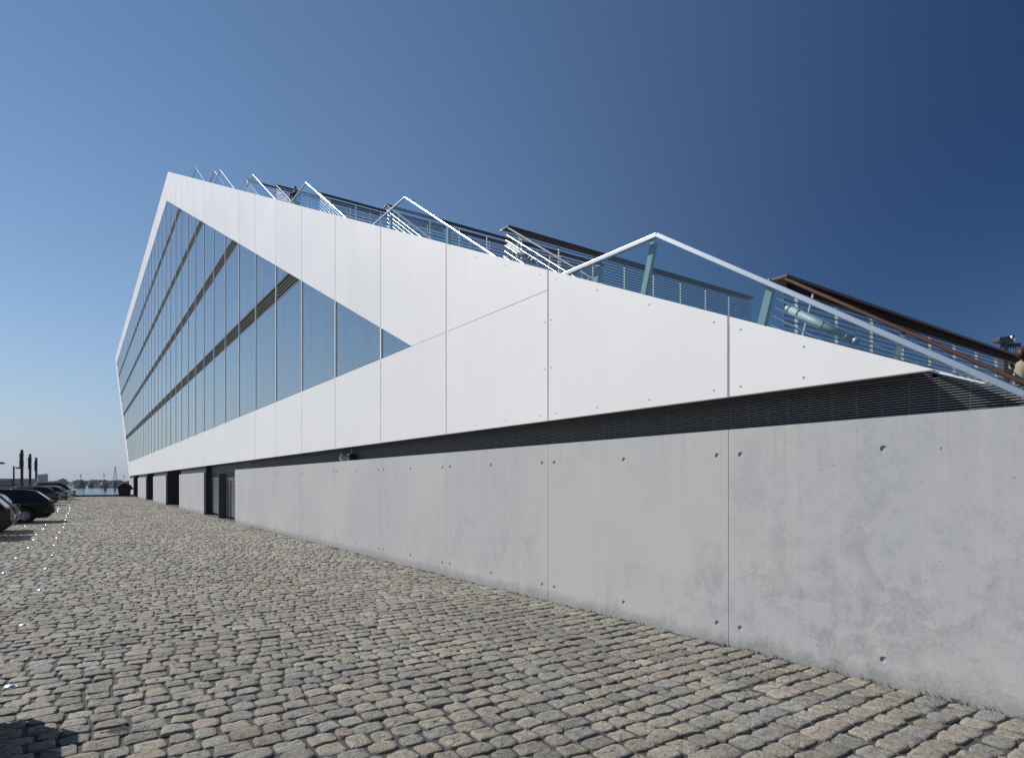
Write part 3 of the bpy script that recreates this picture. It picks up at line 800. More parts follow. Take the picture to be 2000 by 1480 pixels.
# ------------------------------------------------------------------ floodlight under the facade
def px_z(x): return 8069.0/(x-156)
fl = empty('floodlight', (GX-.12, 15.6, 2.33), 0, 'dark floodlight with bright metal clips under the white facade, above the concrete wall', 'floodlight')
MB().box(-.10, .08, -.34, .30, -.075, .075).build('housing', blackm, fl, bevel=.02)
MB().lathe([(0, .30), (.085, .30), (.095, .36), (.085, .42), (0, .43)], (-.01, 0, 0), axis='y', n=20).build('lens', steel, fl, smooth=True)
m = MB().box(-.105, -.10, .18, .30, -.09, -.07); m.box(-.105, -.10, .18, .30, .06, .085); m.box(-.11, -.10, -.34, -.26, .05, .08); m.box(-.11, -.10, -.36, -.24, -.085, -.07)
m.build('clip', steel, fl)
MB().box(.08, .13, -.05, .05, -.03, .26).build('bracket', gal, fl)

# ------------------------------------------------------------------ parked cars
tyre = mat('tyre_rubber', (.012, .012, .013), .8); rimm = mat('alloy_wheel', (.30, .32, .37), .35, metal=.7)
carglass = mat('car_glass', (.008, .010, .013), .05, spec=.4)
trim = mat('black_trim', (.02, .02, .022), .55); redl = mat('tail_light_red', (.060, .007, .006), .25)
white_l = mat('reverse_light', (.5, .45, .42), .2); platem = mat('number_plate', (.6, .6, .58), .5)
def make_car(paint, body, green, L, W, wheels, wz, label, loc, spokes=9, lamp=None, rack=False, soft=1.0):
    """local: rear at x=0, nose at -L, ground z=0; near side at y=0"""
    root = empty('parked_car', (loc[0], loc[1], float(gz(loc[1]))), R(loc[2] if len(loc) > 2 else 0), label, 'car', 'cars parked in the row on the cobbles')
    P_ = [(-p[0], p[1]) for p in body]
    m = MB().prism_y(P_, .0, W); o = m.build('body', paint, root, bevel=.07*soft, seg=4 if soft == 1 else 8, smooth=False)
    for p in o.data.polygons: p.use_smooth = True
    # greenhouse: sides lean in with height
    zb = min(p[1] for p in green); lean = .26
    yo = lambda z: .03+(z-zb)*lean
    n = len(green)
    def gh(pts, sgn=0, push=0): return [(-p[0], yo(p[1])-push, p[1]) for p in pts] if sgn == 0 else [(-p[0], W-yo(p[1])+push, p[1]) for p in pts]
    vs = gh(green)+gh(green, 1)
    fs = [tuple(range(n)), tuple(range(2*n-1, n-1, -1))]+[(i, n+i, n+(i+1) % n, (i+1) % n) for i in range(n)]
    mm = MB().add(vs, fs); o = mm.build('cabin', paint, root, bevel=.045*soft, seg=3 if soft == 1 else 8, merge=True)
    for p in o.data.polygons: p.use_smooth = True
    # side windows: an inset outline split by pillars
    zt = max(p[1] for p in green)
    inset = [(l, z) for l, z in green]
    cy = sum(p[0] for p in inset)/n, (zb+zt)/2
    q = [(cy[0]+(l-cy[0])*.93, zb+.05 if z < zb+.05 else zb+.05+(z-zb-.05)*.86) for l, z in inset]
    lo, hi = min(p[0] for p in q), max(p[0] for p in q)
    cuts = [lo, lo+(hi-lo)*.30, lo+(hi-lo)*.62, hi]
    for a, b in zip(cuts[:-1], cuts[1:]):
        w_ = clip(clip(q, 1, 0, -(a+.03 if a > lo else a)), -1, 0, (b-.03 if b < hi else b))
        if len(w_) < 3: continue
        for sg in (0, 1):
            v1 = gh(w_, sg, .010); v0 = gh(w_, sg, -.02); k = len(w_)
            fs = [tuple(range(k)), tuple(range(2*k-1, k-1, -1))]+[(i, k+i, k+(i+1) % k, (i+1) % k) for i in range(k)]
            MB().add(v1+v0, fs).build('side_window', carglass, root, merge=True)
    # rear window and windscreen lie on the first and last sloping edges of the greenhouse
    for nm, (a, b) in (('rear_window', (green[0], green[1])), ('windscreen', (green[-1], green[-2]))):
        a2 = (a[0]+(b[0]-a[0])*.18, a[1]+(b[1]-a[1])*.18); b2 = (a[0]+(b[0]-a[0])*.88, a[1]+(b[1]-a[1])*.88)
        d = Vector((b[0]-a[0], 0, b[1]-a[1])).normalized(); nrm = Vector((-1 if nm == 'rear_window' else 1, 0, 0)); 
        off = Vector((d.z, 0, d.x)) if nm == 'rear_window' else Vector((-d.z, 0, -d.x))
        pts = []
        for sh in (.012, -.03):
            for p in (a2, b2):
                for y in (yo(p[1])+.10, W-yo(p[1])-.10):
                    pts.append((-p[0]+off.x*sh, y, p[1]+off.z*sh))
        MB().add(pts, [(0,1,3,2),(4,6,7,5),(0,4,5,1),(2,3,7,6),(0,2,6,4),(1,5,7,3)]).build(nm, carglass, root, merge=True)
    rw = wz
    for l in wheels:
        for sg in (0, 1):
            c = (-l, .085 if sg == 0 else W-.085, rw); s2 = -1 if sg == 0 else 1
            prof = [(rw*.62, -.09), (rw*.93, -.095), (rw, -.06), (rw, .06), (rw*.93, .095), (rw*.62, .09)]
            t = MB().lathe(prof+[prof[0]], (0, 0, 0), axis='y', n=32).build('wheel', tyre, root, smooth=True); t.location = c
            rm = MB().lathe([(0, .045*1), (rw*.20, .055), (rw*.24, .03)], (0, 0, 0), axis='y', n=24)
            rm.lathe([(rw*.56, .03), (rw*.585, .078), (rw*.66, .085), (rw*.66, .0)], (0, 0, 0), axis='y', n=32)
            for k in range(spokes):
                a = 2*math.pi*k/spokes
                rm.bar((rw*.18*math.cos(a), .04, rw*.18*math.sin(a)), (rw*.6*math.cos(a), .055, rw*.6*math.sin(a)), .03, rw*.16, side=(0, 1, 0))
            rm.lathe([(0, .0), (rw*.64, .0)], (0, 0, 0), axis='y', n=24)
            if s2 < 0: rm.v = [(x, -y, z) for x, y, z in rm.v]
            rm.build('rim', rimm, t, smooth=False)
            MB().lathe([(rw*1.16, .0), (rw*1.16, .14), (0, .14)], (c[0], .012 if sg == 0 else W-.012-.14, rw), axis='y', n=28).build('wheel_arch', trim, root)
    # bumper strip, lamps, plate, mirrors, handles
    zbmp = .50
    bm_ = MB().box(-.35, .045, -.02, W+.02, zbmp-.10, zbmp+.07); bm_.build('rear_bumper', trim if lamp != 'painted' else paint, root, bevel=.035, seg=3)
    MB().box(-L-.03, -L+.35, -.015, W+.015, zbmp-.12, zbmp+.06).build('front_bumper', trim if lamp != 'painted' else paint, root, bevel=.035, seg=3)
    for y0 in (-.012, W-.20):
        MB().box(-.16, .012, y0, y0+.212, .64, .93).build('tail_light', redl, root, bevel=.03, seg=2)
        MB().box(-L+.02, -L+.22, y0, y0+.212, .60, .74).build('headlight', mat('headlight_glass', (.5, .52, .55), .1, coat=.6), root, bevel=.02)
    MB().box(.03, .052, W/2-.26, W/2+.26, .60, .71).build('number_plate', platem, root)
    gl = max(p[0] for p in green)
    for sg in (0, 1):
        y0 = -.16 if sg == 0 else W-.02
        MB().box(-gl+.42, -gl+.58, y0, y0+.18, zb+.03, zb+.17).build('door_mirror', paint, root, bevel=.03)
    for l in (gl*.42, gl*.72):
        MB().box(-l, -l+.2, -.014, .01, zb-.10, zb-.07).build('door_handle', trim, root, bevel=.004)
    if rack:
        for y in (.26, W-.26):
            MB().tube((-green[1][0]-.1, y, zt+.035), (-green[-2][0]+.1, y, zt+.035), .016).build('roof_rail', trim, root)
    return root
def arc(cx, cz, r, z0, n=9):
    a0 = math.asin((z0-cz)/r) if abs(z0-cz) < r else 0
    return [(cx+r*math.cos(t), cz+r*math.sin(t)) for t in [a0+(math.pi-2*a0)*k/n for k in range(n+1)]]
def body_profile(L, zbelt, zhood, wheels, wz, tail=.93, sill=.20, cowl=None):
    r = wz*1.16; pts = [(.10, .30), (.0, .44), (-.02, .62), (.02, tail-.12), (.07, tail), (cowl or L*.70, zbelt), (L-.35, zhood), (L-.06, zhood-.16), (L, .48), (L-.06, .26)]
    b = [(L-.10, sill)]
    for w in sorted(wheels, reverse=True): b += [p for p in arc(w, wz, r, sill)][::1]
    # arcs must run from the nose towards the rear
    out = [b[0]]
    for w in sorted(wheels, reverse=True): out += arc(w, wz, r, sill)
    out.append((.22, sill))
    return pts+out
paints = dict(black=mat('black_car_paint', (.006, .006, .0065), .4, spec=.2, coat=.06), red=mat('dark_red_car_paint', (.034, .004, .005), .35, spec=.35, coat=.25),
              blue=mat('dark_blue_car_paint', (.010, .014, .035), .3, coat=.4), silver=mat('silver_car_paint', (.26, .28, .33), .35, metal=.5, coat=.4),
              pale=mat('pale_silver_car_paint', (.55, .57, .60), .3, metal=.4, coat=.8))
wag_g = [(.07, .90), (.62, 1.36), (.95, 1.42), (2.2, 1.45), (2.62, 1.38), (3.30, .92)]
hat_g = [(.06, .88), (.44, 1.30), (.75, 1.40), (1.75, 1.44), (2.15, 1.37), (2.85, .90)]
suv_g = [(.06, 1.02), (.50, 1.52), (.85, 1.66), (2.5, 1.69), (2.85, 1.62), (3.5, 1.04)]
sed_g = [(.62, .92), (1.15, 1.32), (1.5, 1.40), (2.4, 1.41), (2.75, 1.34), (3.4, .92)]
def wagon(p, lb, loc, **k): return make_car(paints[p], body_profile(4.55, .93, .78, (.98, 3.62), .31, .95, cowl=3.3), wag_g, 4.55, 1.74, (.98, 3.62), .31, lb, loc, **k)
def hatch(p, lb, loc, **k): return make_car(paints[p], body_profile(3.95, .91, .76, (.70, 3.15), .30, .92, cowl=2.85), hat_g, 3.95, 1.68, (.70, 3.15), .30, lb, loc, **k)
def suv(p, lb, loc, **k): return make_car(paints[p], body_profile(4.5, 1.05, .95, (.85, 3.55), .35, 1.06, cowl=3.5), suv_g, 4.5, 1.80, (.85, 3.55), .35, lb, loc, **k)
def sedan(p, lb, loc, **k): return make_car(paints[p], body_profile(4.5, .92, .78, (.98, 3.60), .31, .98, cowl=3.4), sed_g, 4.5, 1.74, (.98, 3.60), .31, lb, loc, **k)
hatch('black', 'black hatchback just outside the left edge, throwing the rounded shadow on the near cobbles', (-.58, 4.3), lamp='painted', soft=3.6)
hatch('red', 'dark red hatchback with its tail at the left edge, nearest of the visible parked cars', (-1.74, 24.2))
hatch('blue', 'dark blue hatchback hidden behind the red hatchback', (-1.80, 27.1), lamp='painted')
wagon('black', 'black estate car with pale alloy wheels and sloping tailgate', (-.95, 33.3), rack=True)
wagon('blue', 'dark blue car low behind the black estate car', (-1.35, 58.0))
wagon('silver', 'silver estate car with dark side windows, behind the black estate car', (-.9, 65.0), rack=True)
sedan('pale', 'pale silver car farthest along the row, its bright tail towards the water', (-.35, 74.0))
suv('black', 'tall black car whose dark roof rises behind the silver estate car', (-.75, 78.0))

# ------------------------------------------------------------------ shiny studs set in the cobbles
studpx = [(20,1346),(46,1222),(79.5,1152),(92,1110),(9,1119),(34,1090),(105,1084),(57.5,1069.5),(107.5,1065),(67.5,1054),(37,1045.5),(112.5,1050),
          (73,1043),(117.5,1039),(86,1032),(50,1026.5),(126,1029.5),(91,1024),(127,1022),(129,1015.5),(131,1010),(130.5,1006),(135,1002),
          (138,991.5),(137,995),(136.5,998),(116,992.5),(114,996),(113,999)]
STUDS = []
for px, py in studpx:
    z = 1200*1.72/(py-942); xc = (px-1000)/1200*z
    STUDS.append((round(xc*CT+z*ST, 2), round(-xc*ST+z*CT, 2)))
sm0 = MB().lathe([(.0, .017), (.016, .016), (.032, .0115), (.046, .004), (.054, -.008), (.054, -.03)], n=24)
stud0 = None
for (x, y) in STUDS:
    if stud0 is None: o = stud0 = sm0.build('ground_stud', mat('shiny_stud_steel', (.85, .86, .87), .27, metal=1.0), None, smooth=True)
    else: o = stud0.copy(); COL.objects.link(o)
    o.location = (x, y, float(gz(y))+.008)
    tag(o, 'shiny round metal stud set flush in the cobbles to mark the parking bays', 'stud', 'metal studs marking the parking bays')

# ------------------------------------------------------------------ waste container at the quay
wc = empty('waste_container', (4.45, 88.6, float(gz(88))), 0, 'dark wheeled waste container with domed lid at the quay edge', 'waste container')
MB().add([(-.58, -.45, .2), (.58, -.45, .2), (.58, .45, .2), (-.58, .45, .2), (-.68, -.55, 1.0), (.68, -.55, 1.0), (.68, .55, 1.0), (-.68, .55, 1.0)],
         [(0,3,2,1),(4,5,6,7),(0,1,5,4),(1,2,6,5),(2,3,7,6),(3,0,4,7)]).build('bin_body', mat('dark_bin_plastic', (.006, .007, .007), .5, spec=.25), wc, bevel=.03)
lid = [(-.76, .98)]+[(.80*math.cos(t)+.02, 1.0+.62*math.sin(t)) for t in [math.pi-math.pi*k/14 for k in range(1, 15)]]
lid[-1] = (.90, .86); lid.insert(-1, (.84, 1.12))
MB().prism_y(lid, -.60, .60).build('lid', mat('dark_green_lid', (.005, .006, .006), .6, spec=.2), wc, bevel=.02)
for x in (-.42, .42):
    for y in (-.36, .36):
        MB().lathe([(0, -.03), (.09, -.03), (.10, 0), (.09, .03), (0, .03)], (x, y, .10), axis='y', n=16).build('castor', tyre, wc)
MB().tube((-.74, -.5, .9), (-.74, .5, .9), .018).build('handle', gal, wc)

# ------------------------------------------------------------------ sign hoarding, posts and lamps on the quay
hb = empty('sign_hoarding', (-3.85, 84.0, 0), 0, 'long pale hoarding with dark lettering behind the parked cars', 'hoarding')
MB().box(-14, 0, 0, .5, .0, 2.02).build('panel', mat('grey_white_hoarding', (.42, .43, .46), .6, var=.08), hb, bevel=.02)
MB().box(-14.05, .04, -.05, .55, 2.02, 2.09).build('coping', mat('pale_coping', (.55, .56, .58), .6), hb)
MB().box(-2.05, -1.9, -.06, -.002, 0, 2.02).build('upright', greyst, hb)
cu = bpy.data.curves.new('lettering', 'FONT'); cu.body = 'INNOVATIVE'; cu.size = .42; cu.extrude = .01; cu.space_character = 1.02
to = bpy.data.objects.new('lettering', cu); COL.objects.link(to)
dg = bpy.context.evaluated_depsgraph_get(); tm = bpy.data.meshes.new_from_object(to.evaluated_get(dg)); bpy.data.objects.remove(to)
to = bpy.data.objects.new('lettering', tm); COL.objects.link(to); to.parent = hb
tm.materials.clear(); tm.materials.append(mat('dark_lettering', (.03, .032, .045), .6))
wd = max(v.co.x for v in tm.vertices)
to.rotation_euler = (R(90), 0, 0); to.scale = (1.75/wd, 1, 1); to.location = (-1.80-1.75, -.012, 1.56)
m = MB(); rnd = random.Random(3)
for x0, x1, z in ((-4.2, -1.55, 1.36), (-4.6, -1.9, 1.20)):
    x = x0
    while x < x1:
        w_ = rnd.uniform(.05, .12); m.box(x, x+w_, -.012, -.002, z, z+rnd.uniform(.07, .10)); x += w_+.025
m.build('small_lettering', mat('brown_lettering', (.07, .035, .04), .6), hb)
def banner_post(x, y, h, lb):
    r = empty('banner_post', (x, y, 0), 0, lb, 'post', 'dark banner posts along the quay')
    MB().tube((0, 0, 0), (0, 0, h), .115, n=14).build('pole', blackm, r, smooth=False)
    m = MB(); z = h-1.55; rr = random.Random(int(y))
    while z < h-.32:
        k = rr.uniform(.15, .3); m.tube((-.03, 0, z), (-.03, 0, min(z+k-.012, h-.32)), .155+rr.uniform(-.012, .014), n=14); z += k
    m.build('sleeve', mat('dark_sleeve', (.03, .022, .018), .7), r)
    MB().tube((0, 0, h), (0, 0, h+.03), .10, n=14).build('cap', greyst, r)
banner_post(-4.32, 71.5, 4.62, 'tallest looking dark banner post, leftmost of the three by the hoarding')
banner_post(-4.25, 81.4, 4.62, 'middle dark banner post of the three by the hoarding')
banner_post(-4.15, 90.2, 4.55, 'rightmost dark banner post, at the end of the hoarding')
def street_lamp(x, y, h, lb):
    r = empty('street_lamp', (x, y, 0), 0, lb, 'street lamp', 'flat headed street lamps on the quay')
    MB().tube((0, 0, 0), (0, 0, h), .085, .075, n=12).build('pole', greyst, r)
    MB().tube((0, 0, h-.14), (.22, 0, h-.16), .02, n=8).build('arm', greyst, r)
    MB().prism_y([(.16, h-.25), (.66, h-.25), (.80, h-.16), (.66, h-.09), (.16, h-.11)], -.18, .18).build('lamp_head', blackm, r)
street_lamp(-5.45, 79.6, 3.32, 'flat headed grey lamp left of the dark banner posts')
street_lamp(-5.85, 66.0, 3.45, 'flat headed lamp at the left edge, only its head in view')
lb_ = empty('lifebuoy_stand', (-.88, 90.3, -.2), 0, 'pale round lifebuoy on a thin post at the quay edge', 'lifebuoy')
MB().tube((0, .06, 0), (0, .06, 1.75), .03, n=8).build('pole', greyst, lb_)
m = MB(); nn = 20
ring = []
for i in range(nn):
    t = 2*math.pi*i/nn
    for j in range(8):
        p = 2*math.pi*j/8; rr = .27+.06*math.cos(p); ring.append((rr*math.cos(t), -.04+.05*math.sin(p), 1.42+rr*math.sin(t)))
m.add(ring, [(i*8+j, ((i+1) % nn)*8+j, ((i+1) % nn)*8+(j+1) % 8, i*8+(j+1) % 8) for i in range(nn) for j in range(8)])
m.build('ring', mat('pale_lifebuoy', (.55, .62, .68), .5), lb_, smooth=True)

# ------------------------------------------------------------------ river: tugs, crane pontoon, mooring piles
shipdk = mat('dark_hull', (.010, .010, .014), .6, var=.2); shipwh = mat('ship_off_white', (.22, .235, .26), .6, var=.1)
shipbr = mat('ship_brown', (.09, .05, .035), .6); shipgl = mat('ship_glass', (.02, .025, .03), .1); shipgr = mat('ship_grey_blue', (.028, .036, .05), .6)
def hull(root, L, B, H, bow=.35, m=shipdk):
    """local: bow towards +x, waterline z=0"""
    vs, fs = [], []; st = 13
    for i in range(st):
        t = i/(st-1); x = -L/2+L*t
        w = B/2*(1-max(0, (t-(1-bow))/bow)**2.2)*(.86+.14*min(1, t/.12)); w = max(w, .05)
        sh = H*(1+.55*max(0, (t-.45)/.55)**2)
        vs += [(x, -w*.82, -.6), (x, -w*.95, .1), (x, -w, sh), (x, w, sh), (x, w*.95, .1), (x, w*.82, -.6)]
    for i in range(st-1):
        for j in range(5):
            a = i*6+j; fs.append((a, a+6, a+7, a+1))
    for i in range(st-1): fs.append((i*6+2, i*6+8, i*6+9, i*6+3)) if False else None
    fs += [tuple(range(5, -1, -1)), tuple(range((st-1)*6, st*6))]
    fs = [f for f in fs if f]
    MB().add(vs, fs).build('hull', m, root, smooth=False)
    # rubbing fender
    f = MB()
    for i in range(st-1):
        for s_ in (2, 3):
            f.tube(vs[i*6+s_], vs[(i+1)*6+s_], .16, n=6)
    f.build('fender', mat('tug_fender', (.012, .012, .012), .9), root)
def tug(loc, rz, L, label, h=1.0, funnels=2, cabin=shipwh, mast=5.0):
    r = empty('tug_boat', loc, R(rz), label, 'tug boat', 'boats lying on the river')
    B = L*.34; hull(r, L, B, 1.7*h)
    MB().box(-L*.12, L*.26, -B*.36, B*.36, 1.6*h, 4.2*h).build('deckhouse', cabin, r, bevel=.2)
    MB().box(-L*.02, L*.20, -B*.27, B*.27, 4.2*h, 6.2*h).build('wheelhouse', cabin, r, bevel=.25)
    w = MB().box(-L*.02-.03, L*.20+.03, -B*.27-.03, B*.27+.03, 5.0*h, 5.85*h)
    w.build('window_band', shipgl, r, bevel=.2)
    MB().box(-L*.04, L*.22, -B*.30, B*.30, 6.2*h, 6.42*h).build('roof', shipgr, r, bevel=.08)
    m = MB().tube((L*.06, 0, 6.4*h), (L*.06, 0, 6.4*h+mast), .16, .07)
    for k, wd in ((.35, 1.6), (.6, 2.2), (.8, 1.0)): m.bar((L*.06, -wd/2, 6.4*h+mast*k), (L*.06, wd/2, 6.4*h+mast*k), .09, .09)
    m.box(L*.06-.25, L*.06+.25, -.5, .5, 6.4*h+mast*.66, 6.4*h+mast*.76); m.ball((L*.06, .6, 6.4*h+mast*.5), .28)
    m.tube((L*.06, 0, 6.4*h+mast*.8), (L*.32, 0, 2.8*h), .03); m.build('mast', shipdk, r)
    for sy in ((-1, 1) if funnels == 2 else (0,)):
        MB().lathe([(0, 0), (.75, 0), (.70, 3.2*h), (.6, 3.3*h), (0, 3.3*h)], (-L*.10, sy*B*.25, 3.4*h), n=16).build('funnel', shipdk if funnels == 2 else shipgr, r)
    rl = MB()
    for k in range(9):
        x = -L*.45+k*L*.09
        for sy in (-1, 1): rl.tube((x, sy*B*.43, 1.7*h), (x, sy*B*.43, 2.6*h), .04)
    for sy in (-1, 1): rl.tube((-L*.45, sy*B*.43, 2.6*h), (L*.27, sy*B*.43, 2.6*h), .04)
    rl.build('bulwark_rail', shipwh, r)
    MB().lathe([(0, 0), (.6, 0), (.6, .2), (.3, .25), (.3, .9), (.6, .95), (.6, 1.15), (0, 1.15)], (-L*.28, 0, 1.6*h), n=16).build('winch', shipdk, r)
    return r
tug((.2, 618, WZ), -72, 17, 'large grey tug with two masts, leftmost on the river', 1.05, 2, shipgr, 5.6)
m_ = tug((8.4, 640, WZ), 235, 9, 'small dark harbour launch lying between the two tugs', .72, 1, shipdk, 1.6)
tug((16.3, 622, WZ), -76, 18, 'dark tug with tall twin masts and pale deckhouse, right of the small launch', 1.05, 2, shipwh, 6.4)
cp = empty('crane_pontoon', (26.4, 640, WZ), 0, 'floating crane pontoon with tapering lattice tower, right of the tugs', 'crane pontoon', 'boats lying on the river')
MB().box(-6, 4.2, -5, 5, -.5, 1.5).build('pontoon', shipdk, cp, bevel=.2)
MB().box(-2.4, .4, -2, 2, 1.5, 6.4).build('machine_house', shipgr, cp, bevel=.2)
MB().box(.5, 3.2, -1.6, 1.6, 1.5, 4.0).build('cabin', shipgr, cp, bevel=.2)
m = MB(); hb_, ht_ = 6.4, 17.4
def leg(sx, sy, t): return Vector((-1+sx*(1.25*(1-t)+.22*t), sy*(1.25*(1-t)+.22*t), hb_+(ht_-hb_)*t))
for sx in (-1, 1):
    for sy in (-1, 1): m.tube(leg(sx, sy, 0), leg(sx, sy, 1), .17, .12, n=6)
lv = [0, .16, .31, .45, .58, .70, .81, .91, 1]
for a, b in zip(lv[:-1], lv[1:]):
    for sx in (-1, 1):
        m.tube(leg(sx, -1, a), leg(sx, 1, b), .08, n=5); m.tube(leg(-1, sx, a), leg(1, sx, b), .08, n=5)
        m.tube(leg(sx, -1, b), leg(sx, 1, b), .07, n=5); m.tube(leg(-1, sx, b), leg(1, sx, b), .07, n=5)
m.tube((-1, 0, ht_-.5), (-1, 0, ht_+1.4), .35, .3); m.build('lattice_tower', shipgr, cp)
m = MB().tube((-1, 0, ht_), (-5.5, 0, 2), .04); m.tube((-1, 0, ht_), (3.8, 0, 2), .04); m.build('stay_cable', shipdk, cp)
lnch = tug((32.3, 640, WZ), 200, 10, 'low launch with a thin tall mast, half hidden behind the waste container', .7, 1, shipgr, 8.5)
def pile(x, y, r, top, lb):
    o = MB().tube((x, y, -9), (x, y, top), r, n=12).build('mooring_pile', shipdk)
    tag(o, lb, 'mooring pile', 'mooring piles standing in the river')
pile(11.3, 400, .55, .35, 'thick dark mooring pile in the river below the pale tug')
pile(14.9, 380, .32, .9, 'slim tall mooring pile in the river below the crane pontoon')
pile(1.3, 297, .10, -.6, 'very thin pole in the river near the parked cars')

# ------------------------------------------------------------------ far shore
rs = random.Random(21)
m = MB(); n = 240; top = []
for i in range(n+1):
    x = -520+1400*i/n
    top.append((x, 1.2+1.6*math.sin(i*.21)*rs.random()+rs.uniform(0, 2.2)+(1.4 if 60 < i < 130 else 0)))
vs = []
for (x, z) in top: vs += [(x, 1150, WZ-.5), (x, 1152+rs.uniform(0, 8), z), (x, 1190, z+rs.uniform(-.5, .8)), (x, 1500, WZ-.5)]
fs = []
for i in range(n):
    for j in range(3): a = i*4+j; fs.append((a, a+4, a+5, a+1))
m.add(vs, fs)
tag(m.build('far_shore', mat('far_shore_scrub', (.035, .046, .045), .9, var=.35, vscale=.05)), kind='structure')
def far_block(x, y, w, d, h, m_, lb, cat, win=True):
    r = empty('far_building', (x, y, WZ), 0, lb, cat, 'buildings on the far shore')
    MB().box(-w/2, w/2, -d/2, d/2, 0, h).build('wall', m_, r)
    MB().box(-w/2-.3, w/2+.3, -d/2-.3, d/2+.3, h, h+.8).build('roof', mat('far_roof', (.11, .11, .12), .7), r)
    if win:
        k = MB(); z = 2.5
        while z < h-2: k.box(-w/2+1, w/2-1, -d/2-.12, -d/2+.02, z, z+1.5); z += 3.3
        k.build('window_band', shipgl, r)
    return r
fw = mat('far_wall_grey', (.20, .21, .22), .8); fb = mat('far_wall_brown', (.16, .13, .11), .8); fp = mat('far_wall_pale', (.35, .36, .36), .8)
tw = far_block(-58.7, 1500, 15.4, 14, 19.6, fw, 'broad grey tower block on the far shore right of the banner posts', 'tower block', win=False)
MB().box(1, 6.5, -3, 3, 20.3, 21.3).build('roof_plant', fw, tw)
for (x, y, w, h, mm, lb) in ((-23, 1240, 12, 8.4, fb, 'brown domed roof building on the far shore above the black parked cars'),
                             (3, 1300, 26, 7.2, fw, 'long low grey shed on the far shore behind the leftmost tug'),
                             (20, 1260, 12, 8.6, fp, 'pale block on the far shore between launch and tug'),
                             (44, 1290, 24, 7.4, fb, 'low brown shed on the far shore right of the pale tug'),
                             (58, 1330, 10, 8.4, fw, 'grey block on the far shore behind the crane pontoon')):
    b_ = far_block(x, y, w, 12, h, mm, lb, 'far building')
    if 'domed' in lb: MB().ball((0, 0, h+.6), (3.6, 3.6, 2.8)).build('dome', fb, b_)

# ------------------------------------------------------------------ mast beyond the roof
gm = empty('gantry_mast', (30.7, 8.9, 0), R(-35), 'dark steel mast with boxy arm beyond the stairs, near the right edge', 'mast')
MB().box(-.10, .10, -.10, .10, 0, 7.4).build('pole', greyst, gm, bevel=.02)
MB().prism_y([(-.36, 7.36), (.11, 7.28), (.11, 7.56), (-.36, 7.52)], -.2, .2).build('arm', greyst, gm, bevel=.02)
MB().box(.2, .58, -.12, .12, 7.15, 7.30).build('bracket', blackm, gm)
MB().ball((.33, 0, 7.50), (.10, .10, .16)).build('lamp', steel, gm, smooth=True)
m = MB()
for x in (.24, .36, .46): m.tube((x, 0, 7.15), (x-.03, 0, 5.8), .012)
m.build('cable', blackm, gm)

# ------------------------------------------------------------------ people
def skin_body(name, pts, edges, root, m, sub=2, rootv=0):
    """pts: list of (x, y, z, rx, ry)"""
    me = bpy.data.meshes.new(name); me.from_pydata([p[:3] for p in pts], edges, []); o = bpy.data.objects.new(name, me); COL.objects.link(o)
    me.skin_vertices.new() if hasattr(me.skin_vertices, 'new') and len(me.skin_vertices) == 0 else None
    o.modifiers.new('skin', 'SKIN')
    sv = me.skin_vertices[0].data
    for i, p in enumerate(pts): sv[i].radius = (p[3], p[4])
    sv[rootv].use_root = True
    o.modifiers['skin'].use_smooth_shade = True
    su = o.modifiers.new('sub', 'SUBSURF'); su.levels = su.render_levels = sub
    dg = bpy.context.evaluated_depsgraph_get(); dg.update()
    em = bpy.data.meshes.new_from_object(o.evaluated_get(dg)); em.materials.clear(); em.materials.append(m)
    for p in em.polygons: p.use_smooth = True
    no = bpy.data.objects.new(name, em); COL.objects.link(no); no.parent = root
    bpy.data.objects.remove(o); return no
skinm = mat('skin', (.42, .23, .16), .5)
